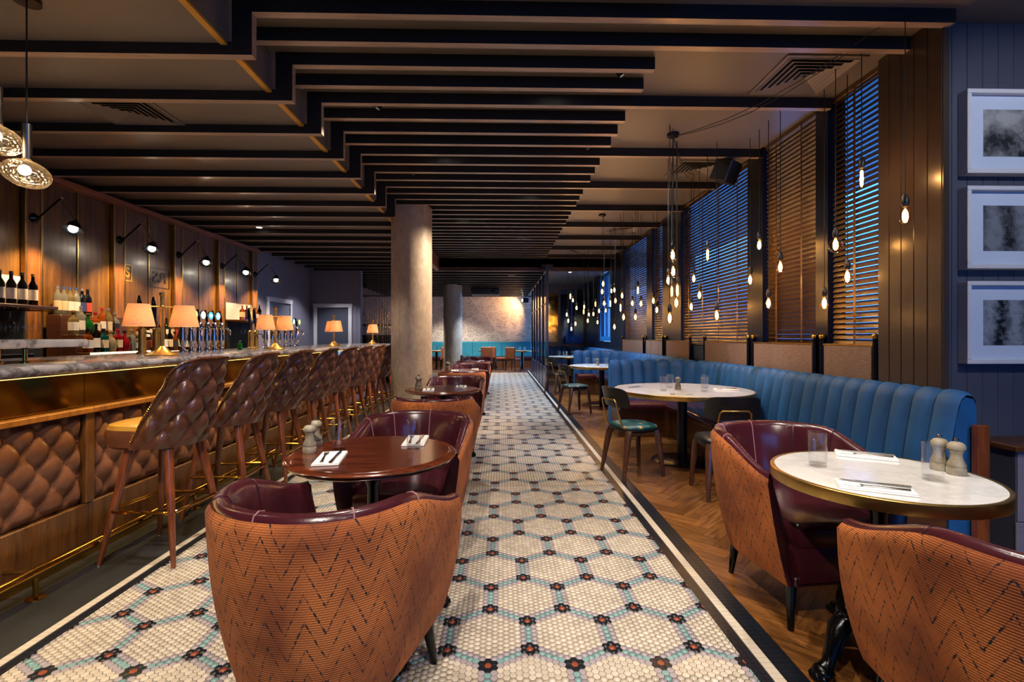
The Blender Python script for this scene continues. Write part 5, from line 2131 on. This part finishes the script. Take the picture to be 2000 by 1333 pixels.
CAN = [(1.74, 4.84), (1.70, 8.06), (1.68, 11.3)]
for k, (x, y) in enumerate(CAN):
    b = MB().lathe([(0.055, -0.03), (0.06, -0.02), (0.06, 0.0)], 20, (x, y, HIGH))
    tag(b.build('ceiling_rose', m['black_metal']), ['black ceiling rose gathering cords over the nearest booth table', 'black ceiling rose over the second booth table', 'black ceiling rose over the farthest booth'][k], 'ceiling rose', 'ceiling roses of the bulb clusters')
L1 = [(1683, 347, 3.30, 'T', 'tube shaped filament bulb before the nearest blind'), (1768, 422, 2.95, 'E', 'filament bulb hanging before the boarded pier'), (1632, 480, 3.62, 'G', 'round globe filament bulb at the nearest blind'),
      (1655, 541, 3.70, 'E', 'filament bulb just below the round globe bulb'), (1610, 593, 3.92, 'E', 'filament bulb hanging lowest near the nearest blind'), (1524, 522, 4.3, 'E', 'filament bulb before the closed golden blind, middle height'),
      (1501, 593, 4.5, 'E', 'filament bulb hanging lowest before the closed golden blind'), (1483, 479, 4.7, 'E', 'filament bulb before the dark pier, upper one'), (1465, 547, 4.9, 'E', 'filament bulb before the dark pier, lower one'),
      (1382, 497, 5.2, 'T', 'tube shaped filament bulb before the wide blind'), (1400, 617, 5.0, 'E', 'filament bulb hanging lowest before the wide blind'), (1366, 577, 5.6, 'E', None), (1355, 545, 6.0, 'E', None), (1350, 600, 6.2, 'E', None),
      (1314, 500, 4.70, 'G', 'large globe filament bulb on top of the central cluster'), (1315, 532, 4.85, 'G', 'large globe filament bulb below the top one of the central cluster'), (1305, 548, 5.5, 'E', None), (1312, 569, 5.6, 'T', None), (1323, 567, 5.0, 'T', None), (1321, 592, 5.05, 'E', None), (1308, 622, 4.6, 'E', 'filament bulb at the bottom of the central cluster')]
EXTRA = ['small filament bulb before the wide blind, right of its trio', 'small filament bulb before the wide blind, uppermost of its trio', 'small filament bulb before the wide blind, lowest of its trio', 'small filament bulb at the left edge of the central cluster', 'tube bulb on the left inside the central cluster', 'tube bulb on the right inside the central cluster', 'small filament bulb low in the central cluster']
for (px, py, Y, kd, lab) in L1:
    bulb(px, py, Y, kd, (CAN[0][0], CAN[0][1], HIGH), lab or EXTRA.pop(0), 'bulbs over the nearest booth', 5.0)
L2 = [(1215, 578, 8.4), (1212, 601, 8.0), (1218, 620, 7.7), (1235, 593, 8.2), (1241, 620, 7.4), (1246, 567, 7.7), (1252, 594, 8.0), (1276, 588, 7.6), (1283, 606, 7.5), (1200, 567, 9.0), (1202, 588, 8.7), (1192, 593, 9.2), (1180, 593, 9.0), (1178, 555, 8.2), (1176, 570, 8.5), (1194, 569, 9.8), (1200, 639, 8.6)]
ORD = ['leftmost', 'second', 'third', 'fourth', 'fifth', 'sixth', 'seventh', 'eighth', 'ninth', 'tenth', 'eleventh', 'twelfth', 'thirteenth', 'fourteenth', 'fifteenth', 'sixteenth', 'seventeenth']
L2.sort()
for i, (px, py, Y) in enumerate(L2):
    bulb(px, py, Y, 'EEETE'[i % 5], (CAN[1][0], CAN[1][1], HIGH), 'small filament bulb over the second booth, %s counting from the left' % ORD[i], 'bulbs over the second booth', 4.0)
L3 = [(1114, 579, 11.4), (1119, 587, 11.6), (1126, 602, 11.2), (1140, 609, 11.8), (1141, 600, 11.4), (1150, 615, 11.6), (1159, 614, 11.0), (1170, 608, 11.3), (1163, 594, 11.7), (1183, 607, 11.4), (1148, 627, 10.9), (1167, 630, 11.5), (1107, 615, 11.8), (1110, 627, 11.5), (1124, 633, 11.2), (1116, 643, 11.6)]
L3.sort()
for i, (px, py, Y) in enumerate(L3):
    bulb(px, py, Y, 'EETEE'[i % 5], (CAN[2][0], CAN[2][1], HIGH), 'small filament bulb over the farthest booth, %s counting from the left' % ORD[i], 'bulbs over the farthest booth', 3.5)

# ---------------------------------------------------------------- things on the tables
def onz(px, py, z=0.75):
    zc = F_PX * (CAM_H - z) / (py - HOR)
    xc = (px - 1000) / F_PX * zc
    return Vector((xc * cs + zc * sn, -xc * sn + zc * cs, z))


b = MB()
b.lathe([(0.031, 0.0), (0.033, 0.004), (0.037, 0.1455), (0.0362, 0.147), (0.0352, 0.1455), (0.031, 0.016), (0.0005, 0.014)], 32)
b.lathe([(0.0305, 0.002), (0.0315, 0.006), (0.0305, 0.013)], 32)
TUM = b.mesh('tumbler', [m['glass_clear']], 50)


def tumbler(p, lab, group='clear glass tumblers'):
    tag(link('tumbler', TUM, None, tuple(p)), lab, 'glass', group)


def make_mill(mm):
    r = thing('pepper_mill', '', 'mill')
    MB().lathe([(0.031, 0), (0.032, 0.003), (0.032, 0.026), (0.029, 0.030), (0.031, 0.034), (0.0305, 0.042), (0.022, 0.060), (0.019, 0.078), (0.022, 0.092), (0.027, 0.098)], 22).build('body', m[mm], r, angle=50)
    MB().lathe([(0.026, 0.099), (0.030, 0.103), (0.029, 0.116), (0.020, 0.127), (0.007, 0.131)], 22).build('turning_head', m[mm], r, angle=50)
    MB().lathe([(0.004, 0.130), (0.004, 0.136), (0.008, 0.138), (0.008, 0.144), (0.003, 0.147)], 12).build('finial', m['steel'], r)
    return r


ml = make_mill('mill_wood')
md = make_mill('mill_dark')
used = {}


def mill(p, lab, dark=False):
    src = md if dark else ml
    if dark not in used:
        used[dark] = 1
        src.location = tuple(p)
        src['label'], src['group'] = lab, 'wooden pepper and salt mills'
    else:
        dup(src, tuple(p), RND.random() * 6, lab, 'wooden pepper and salt mills')


NAP = MB().cbox(-0.057, 0.057, -0.115, 0.115, 0.0, 0.007, 0.002).cbox(-0.055, 0.055, -0.113, 0.113, 0.007, 0.011, 0.0015).mesh('napkin', [m['napkin_cloth']])
b = MB()
b.tube([(0, -0.10, 0.003), (0, -0.07, 0.004), (0, 0.0, 0.006), (0, 0.035, 0.005), (0, 0.05, 0.004)], [0.008, 0.006, 0.0035, 0.004, 0.010], 8, flat=0.35)
for s in (-1.5, -0.5, 0.5, 1.5):
    b.tube([(s * 0.0055, 0.048, 0.004), (s * 0.006, 0.07, 0.002), (s * 0.006, 0.098, 0.005)], [0.0022, 0.002, 0.0012], 6)
FORK = b.mesh('fork', [m['steel']])
b = MB()
b.tube([(0, -0.11, 0.004), (0, -0.06, 0.004), (0, -0.01, 0.004)], [0.008, 0.007, 0.005], 8, flat=0.5)
b.add([(-0.006, -0.01, 0.003), (0.006, -0.01, 0.003), (0.009, 0.05, 0.003), (0.007, 0.095, 0.003), (-0.003, 0.11, 0.003), (-0.006, 0.06, 0.003),
       (-0.006, -0.01, 0.005), (0.006, -0.01, 0.005), (0.009, 0.05, 0.004), (0.007, 0.095, 0.004), (-0.003, 0.11, 0.004), (-0.006, 0.06, 0.005)],
      [(5, 4, 3, 2, 1, 0), (6, 7, 8, 9, 10, 11)] + [(k, (k + 1) % 6, 6 + (k + 1) % 6, 6 + k) for k in range(6)])
KNIFE = b.mesh('knife', [m['steel']])


def setting(p, deg, where, napkin=True, spread=0.025):
    a = math.radians(deg)
    rx = Vector((math.cos(a), math.sin(a), 0))
    z = p.z
    if napkin:
        tag(link('napkin', NAP, None, tuple(p), a), 'white folded napkin ' + where, 'napkin', 'white napkins')
        z += 0.0112
    q = p - rx * spread
    tag(link('fork', FORK, None, (q.x, q.y, z), a + 0.08), 'steel fork ' + where, 'fork', 'steel cutlery')
    q = p + rx * spread
    tag(link('knife', KNIFE, None, (q.x, q.y, z), a - 0.03), 'steel knife ' + where, 'knife', 'steel cutlery')


# nearest mahogany table
tumbler(onz(663, 878), 'clear tumbler at the bar side of the nearest mahogany table')
tumbler(onz(808, 876), 'clear tumbler at the aisle side of the nearest mahogany table')
mill(onz(605, 884), 'pale wooden mill in front at the nearest mahogany table')
mill(onz(617, 872), 'pale wooden mill behind the other on the nearest mahogany table')
setting(onz(645, 898), 8, 'at the bar side of the nearest mahogany table')
setting(onz(812, 863), 2, 'at the aisle side of the nearest mahogany table')
# second, third and fourth mahogany tables
for k, nm in ((1, 'second'), (2, 'third'), (3, 'fourth')):
    y = TY[k]
    tumbler((TX - 0.12, y + 0.05, 0.75), 'clear tumbler at the bar side of the %s mahogany table' % nm)
    tumbler((TX + 0.17, y - 0.02, 0.75), 'clear tumbler at the aisle side of the %s mahogany table' % nm)
    mill((TX - 0.24, y - 0.06, 0.75), 'wooden mill on the %s mahogany table' % nm, k != 1)
    mill((TX - 0.27, y + 0.04, 0.75), 'wooden mill standing behind on the %s mahogany table' % nm, True)
    setting(Vector((TX - 0.13, y - 0.15, 0.75)), 6, 'at the bar side of the %s mahogany table' % nm)
    setting(Vector((TX + 0.18, y + 0.14, 0.75)), 3, 'at the aisle side of the %s mahogany table' % nm)
# near marble table
tumbler(onz(1597, 911), 'clear tumbler at the left of the near marble table')
tumbler(onz(1822, 938), 'clear tumbler beside the two mills on the near marble table')
mill(onz(1868, 927), 'pale wooden mill, front one on the near marble table')
mill(onz(1835, 918), 'pale wooden mill behind the tumbler on the near marble table')
setting(onz(1708, 955), 62, 'in front on the near marble table')
setting(onz(1690, 892), 60, 'at the back of the near marble table')
# booth tables
bx, by = BT[0]
tumbler(onz(1296, 764), 'clear tumbler on the nearest booth table, left of the dark mill')
tumbler(onz(1309, 758), 'clear tumbler behind the dark mill on the nearest booth table')
tumbler(onz(1376, 766), 'clear tumbler at the right on the nearest booth table')
tumbler(onz(1377, 759), 'clear tumbler behind the right one on the nearest booth table')
mill(onz(1324, 761), 'dark wooden mill on the nearest booth table', True)
setting(onz(1240, 757), -60, 'at the left of the nearest booth table', False)
setting(onz(1330, 771), 70, 'in front on the nearest booth table', False)
setting(onz(1418, 762), 80, 'at the right of the nearest booth table')
for k, nm in ((1, 'second'), (2, 'farthest')):
    bx, by = BT[k]
    for i, (dx, dy) in enumerate(((-0.25, 0.1), (-0.15, -0.1), (0.1, 0.05))):
        tumbler((bx + dx, by + dy, 0.75), 'clear tumbler on the %s booth table, %s' % (nm, ['leftmost', 'middle one', 'rightmost'][i]), 'tumblers on the %s booth table' % nm)
    mill((bx - 0.05, by + 0.12, 0.75), 'wooden mill on the %s booth table' % nm, True)

# ---------------------------------------------------------------- far end
# glazed screen of dark blue steel along the aisle
gs = thing('glazed_screen', 'dark blue steel framed glass screen at the far right of the aisle', 'screen')
for k in range(6):
    y = 11.5 + k * 1.08
    MB().cbox(1.08, 1.14, y, y + 0.07, 0.0, 3.0, 0.004).build('post', m['navy_frame'], gs)
    if k < 5:
        MB().box(1.105, 1.113, y + 0.07, y + 1.08, 0.55, 2.9).build('pane', m['pane_glass'], gs, angle=0)
        MB().cbox(1.09, 1.13, y + 0.07, y + 1.08, 0.02, 0.55, 0.003).build('lower_panel', m['navy_frame'], gs)
        MB().cbox(1.09, 1.13, y + 0.07, y + 1.08, 2.9, 3.0, 0.003).build('head_rail', m['navy_frame'], gs)
        MB().cbox(1.095, 1.125, y + 0.07, y + 1.08, 2.1, 2.14, 0.003).build('glazing_bar', m['navy_frame'], gs)
# end wall of the booths: blue panelling, antique mirror and dark mirror
we = struct(MB().box(1.2, 3.1, 16.3, 16.5, 0, 3.1).build('wall_end', m['navy_frame'], angle=0), 'dark blue end wall with mirrors behind the farthest booth')
am = thing('antique_mirror', 'tall spotted gold mirror on the blue end wall', 'mirror')
MB().box(1.56, 1.93, 16.285, 16.30, 1.12, 2.75).build('mirror_plate', m['antique_mirror'], am, angle=0)
MB().cbox(1.52, 1.56, 16.26, 16.30, 1.05, 2.82, 0.003).cbox(1.93, 1.97, 16.26, 16.30, 1.05, 2.82, 0.003).build('frame', m['navy_dark'], am)
dm_ = thing('dark_mirror', 'dark blue mirror panel on the end wall reflecting hanging bulbs', 'mirror')
MB().box(2.02, 2.78, 16.285, 16.30, 1.05, 2.9).build('mirror_plate', m['dark_mirror'], dm_, angle=0)
MB().cbox(2.38, 2.41, 16.26, 16.30, 1.05, 2.9, 0.003).build('mullion', m['navy_dark'], dm_)
plain('bright_blue', '#1c6fb0', 0.4)
bd = thing('blue_casement', 'bright blue barred casement glowing on the far window wall', 'casement')
for (y0, y1) in ((12.41, 13.145), (13.155, 13.89)):
    lf = MB().cbox(2.86, 2.90, y0, y0 + 0.07, 1.18, 3.04, 0.003).cbox(2.86, 2.90, y1 - 0.07, y1, 1.18, 3.04, 0.003).cbox(2.86, 2.90, y0 + 0.07, y1 - 0.07, 1.18, 1.30, 0.003).cbox(2.86, 2.90, y0 + 0.07, y1 - 0.07, 2.94, 3.04, 0.003).build('leaf', m['bright_blue'], bd)
    MB().box(2.878, 2.884, y0 + 0.07, y1 - 0.07, 1.30, 2.94).build('pane', m['pane_glass'], lf, angle=0)
    for k in range(1, 4):
        y = y0 + 0.07 + (y1 - y0 - 0.14) * k / 4
        MB().tube([(2.872, y, 1.30), (2.872, y, 2.94)], 0.010, 6).build('bar', m['navy_frame'], lf)
    MB().cbox(2.865, 2.895, y0 + 0.07, y1 - 0.07, 2.05, 2.09, 0.002).build('glazing_bar', m['bright_blue'], lf)

# banquette under the map
bq = thing('long_banquette', 'long teal banquette under the map wall', 'banquette')
for k in range(6):
    x0 = -6.2 + k * 1.25
    MB().cbox(x0 + 0.004, x0 + 1.246, 20.60, 20.95, 0.45, 1.09, 0.02).build('back_cushion', m['teal_velvet'], bq)
MB().cbox(-6.2, 1.3, 20.15, 20.62, 0.34, 0.46, 0.02).build('seat', m['maroon_dark'], bq)
MB().box(-6.2, 1.3, 20.2, 20.95, 0.0, 0.34).build('plinth', m['oak_dark'], bq, angle=0)
far_t = [(-2.55, 19.3), (-0.55, 19.6), (0.85, 19.0)]
for k, (x, y) in enumerate(far_t):
    marble_table(x, y, 0.36, ['small round white table before the banquette, behind the concrete columns', 'small round white table in the middle before the teal banquette', 'small round white table before the map wall near the glass screen'][k], 'disc')
    for i in range(2):
        tumbler((x - 0.1 + 0.2 * i, y + 0.05, 0.75), 'clear tumbler on the %s of the far white table %s' % (['left', 'right'][i], ['behind the columns', 'in the middle', 'near the glass screen'][k]), 'tumblers on the far white tables')


def make_far_chair():
    r = thing('brown_chair', '', 'chair')
    MB().cbox(-0.22, 0.22, -0.22, 0.22, 0.40, 0.48, 0.02).build('seat', m['chenille_plain'], r)
    MB().cbox(-0.22, 0.22, -0.25, -0.19, 0.46, 0.90, 0.02).build('backrest', m['chenille_plain'], r)
    for sx in (-1, 1):
        for sy in (-1, 1):
            MB().tube([(sx * 0.21, sy * 0.21, 0), (sx * 0.19, sy * 0.19, 0.41)], [0.012, 0.02], 8).build('leg', m['black_gloss'], r)
    return r


plain('chenille_plain', '#7a4220', 0.7)
fc = make_far_chair()
FC = [(-2.1, 18.7, 0.2, 'brown chair by the far white table behind the concrete column'), (-0.55, 18.95, 0.0, 'brown chair with its back turned at the middle far table'), (-0.05, 19.05, -1.3, 'brown chair left of the far white table, outer one'), (0.48, 18.35, -0.6, 'brown chair left of the far white table, inner one')]
for i, (x, y, a, lab) in enumerate(FC):
    if i == 0:
        fc.location, fc.rotation_euler = (x, y, 0), (0, 0, a)
        fc['label'], fc['group'] = lab, 'brown chairs before the banquette'
    else:
        dup(fc, (x, y, 0), a, lab, 'brown chairs before the banquette')
# bead chain curtain between the bar and the far room
cc = MB()
for k in range(22):
    x = -3.55 + k * 0.045
    cc.tube([(x, 12.9, 1.0), (x, 12.9, 3.05)], 0.005, 6)
o = tag(cc.build('chain_curtain', m['steel']), 'hanging metal chain curtain past the end of the bar', 'curtain')
o['kind'] = 'stuff'
ks_ = thing('kitchen_pass', 'dark kitchen pass with steel shelf beyond the chain curtain', 'counter')
MB().cbox(-4.2, -2.3, 14.2, 14.8, 0.0, 1.35, 0.005).build('body', m['void_black'], ks_)
MB().cbox(-4.2, -2.3, 14.15, 14.85, 1.62, 1.66, 0.005).build('shelf', m['navy_frame'], ks_)
for x in (-4.15, -2.35):
    MB().cbox(x - 0.02, x + 0.02, 14.4, 14.44, 1.35, 1.62, 0.002).build('post', m['steel'], ks_)
# projector and speakers
pj = thing('projector', 'black projector hanging from the far slatted ceiling', 'projector', (-0.45, 16.6, 2.72))
MB().cbox(-0.55, 0.40, -0.3, 0.3, 0.0, 0.22, 0.02).build('body', m['black_plastic'], pj)
MB().tube([(0, 0, 0.2), (0, 0, 0.36)], 0.03, 10).build('mount', m['black_metal'], pj)
MB().lathe([(0.06, 0), (0.06, 0.03)], 16, (0.2, -0.31, 0.1)).build('lens', m['black_gloss'], pj)
sp_ = at(1418, 335, 5.35)
sk = thing('speaker', 'black speaker hung from the ceiling before the wide blind', 'speaker', tuple(sp_), 0.7)
b = MB().cbox(-0.13, 0.13, -0.10, 0.10, -0.12, 0.12, 0.015)
for i, p in enumerate(b.v):
    b.v[i] = (p[0], p[1] * math.cos(0.4) - p[2] * math.sin(0.4), p[1] * math.sin(0.4) + p[2] * math.cos(0.4))
b.build('cabinet', m['black_plastic'], sk)
MB().tube([(0, 0, 0.10), (0, 0, HIGH - sp_.z)], 0.014, 8).build('bracket', m['black_metal'], sk)
sg = at(1068, 517, 12.15)
s2 = thing('ceiling_spotlight', 'black ceiling spotlight on the fascia before the far booth', 'spotlight', (sg.x, 12.1, 2.99 - 0.02))
MB().cbox(-0.14, 0.14, -0.08, 0.08, 0.0, 0.14, 0.01).build('housing', m['black_plastic'], s2)
MB().tube([(0, 0, 0.13), (0, 0, 0.385)], 0.012, 8).build('stem', m['black_metal'], s2)
s3 = thing('wall_spotlight', 'small black spotlight lighting the map from its top corner', 'spotlight', (1.05, 20.3, 2.83))
MB().cbox(-0.12, 0.12, -0.1, 0.1, -0.1, 0.1, 0.01).build('housing', m['black_plastic'], s3)
MB().tube([(0, 0, 0.1), (0, 0, 0.25)], 0.012, 8).build('stem', m['black_metal'], s3)
MB().ball((-0.125, 0.05, 0), 0.045, 12, 8).build('lens', m['spot_hot'], s3)
lamp('SPOT', 'map_beam', (-0.2, 0.1, 0), 90, AMBER, s3, 0.05, 120, 0.6, (-1.2, 0.9, -0.7))

# ---------------------------------------------------------------- recessed downlights
BLUE = (0.62, 0.78, 1.0)
DL = [(-0.62, 2.505, HIGH, 75, 62, 'over the nearest mahogany table', SOFT), (-0.62, 5.33, HIGH, 85, 62, 'over the second mahogany table', SOFT), (-0.62, 8.155, HIGH, 85, 62, 'over the third mahogany table', SOFT), (-0.62, 10.98, HIGH, 85, 62, 'over the farthest mahogany table', SOFT),
      (0.45, 1.375, HIGH, 45, 80, 'over the near aisle', NEUT), (0.45, 3.917, HIGH, 60, 70, 'over the aisle by the first wooden chair', NEUT), (0.45, 6.74, HIGH, 150, 70, 'over the aisle by the concrete column', BLUE), (0.45, 9.57, HIGH, 260, 75, 'over the aisle by the second booth', BLUE), (0.3, 13.6, LOW, 340, 90, 'in the far low ceiling, nearer one', BLUE), (-0.35, 15.8, LOW, 340, 90, 'in the far low ceiling by the projector', BLUE),
      (1.52, 1.935, HIGH, 72, 60, 'over the near marble table', NEUT), (1.90, 5.325, HIGH, 110, 62, 'over the nearest booth table', COOL), (1.90, 8.72, HIGH, 130, 70, 'over the second booth table', BLUE), (1.90, 13.2, LOW, 200, 90, 'over the farthest booth table', BLUE),
      (-2.25, 1.945, LOW, 40, 80, 'added as fill over the near end of the bar', SOFT), (-1.95, 4.205, LOW, 45, 80, 'added as fill over the third bar stool', SOFT), (-1.95, 6.465, LOW, 45, 80, 'added as fill over the sixth bar stool', SOFT), (-1.95, 8.725, LOW, 45, 80, 'added as fill over the last bar stool', SOFT),  # all of these are added fill, hidden behind the low slats
      (-3.9, 7.9, LOW, 50, 90, 'behind the bar above the till', SOFT), (-3.86, 9.95, LOW, 110, 100, 'past the end of the back bar', COOL), (-3.9, 5.895, LOW, 45, 90, 'added as fill behind the bar above the bottles', SOFT), (-4.0, 11.55, LOW, 110, 100, 'before the white framed doorway', COOL),  # the one above the bottles is added fill, hidden behind a slat
      (-3.2, 17.2, LOW, 430, 110, 'before the map, left one', SOFT), (-0.5, 18.3, LOW, 430, 110, 'before the map, right one', SOFT), (-2.0, 19.4, LOW, 430, 120, 'before the map, rear one', SOFT)]
for i, (x, y, z, w_, a_, wh, cl) in enumerate(DL):
    downlight(x, y, z - 0.001, w_, a_, 'small round recessed downlight ' + wh, cl)


# small black spots added as fill light, kept unseen among the slats
def fill_spot(x, y, z, tgt, watts, ang_, wh, col=SOFT):
    r = thing('fill_spotlight', 'added fill spotlight unseen among the ceiling slats ' + wh, 'spotlight', (x, y, z), 0, 'added fill spotlights among the slats')
    d = (Vector(tgt) - Vector((x, y, z))).normalized()
    q = Vector((0, 0, 1)).rotation_difference(d)
    b = MB().lathe([(0.015, -0.03), (0.026, -0.02), (0.028, 0.035), (0.024, 0.035), (0.022, 0.015)], 16, caps=False)
    b2 = MB().lathe([(0.0215, 0.016), (0.0215, 0.02)], 16)
    for bb_ in (b, b2):
        for i, p in enumerate(bb_.v):
            bb_.v[i] = tuple(q @ Vector(p) + Vector((0, 0, -0.045)))
    b.build('lamp_head', m['black_metal'], r)
    b2.build('lens', m['downlight_hot'], r)
    MB().tube([(0, 0, 0), (0, 0, -0.04)], 0.009, 8).lathe([(0.03, -0.008), (0.03, 0.0)], 14).build('stem', m['black_metal'], r)
    lamp('SPOT', 'spot_beam', tuple(Vector((0, 0, -0.045)) + d * 0.06), watts, col, r, 0.03, ang_, 0.6, tuple(Vector((0, 0, -0.045)) + d * 2))


SPZ = HIGH - 0.003
fill_spot(-1.05, 2.505, SPZ, (-2.4, 2.4, 0.6), 100, 80, 'aimed at the near bar front')
fill_spot(-1.05, 4.20, SPZ, (-2.4, 4.2, 0.7), 85, 80, 'aimed at the third bar stool')
fill_spot(-1.05, 5.895, SPZ, (-2.4, 5.9, 0.7), 85, 80, 'aimed at the fifth bar stool')
fill_spot(-0.9, 8.72, SPZ, (-2.4, 8.6, 0.7), 110, 80, 'aimed at the last bar stools')
fill_spot(0.55, 7.305, SPZ, (-1.3, 7.3, 1.2), 300, 80, 'aimed at the concrete column', HALO)
fill_spot(-0.45, -0.5, HZ, (-0.6, 1.6, 0.5), 230, 70, 'aimed at the foremost armchair')
fill_spot(1.0, -0.6, HZ, (1.4, 1.2, 0.5), 170, 70, 'aimed at the armchair in the corner')
fill_spot(0.6, 2.505, SPZ, (1.4, 2.55, 0.4), 70, 60, 'aimed at the armchair on the parquet')
fill_spot(0.9, 5.05, SPZ, (2.6, 5.05, 0.7), 65, 95, 'aimed at the nearest booth')
fill_spot(0.9, 3.635, SPZ, (2.6, 3.6, 0.7), 50, 85, 'aimed at the near end of the booth')
fill_spot(0.9, 9.57, SPZ, (2.3, 10.4, 0.7), 190, 95, 'aimed at the second booth', BLUE)
fill_spot(3.0, 0.6, HIGH - 0.003, (3.35, 3.08, 1.7), 75, 75, 'aimed at the framed pictures', COOL)
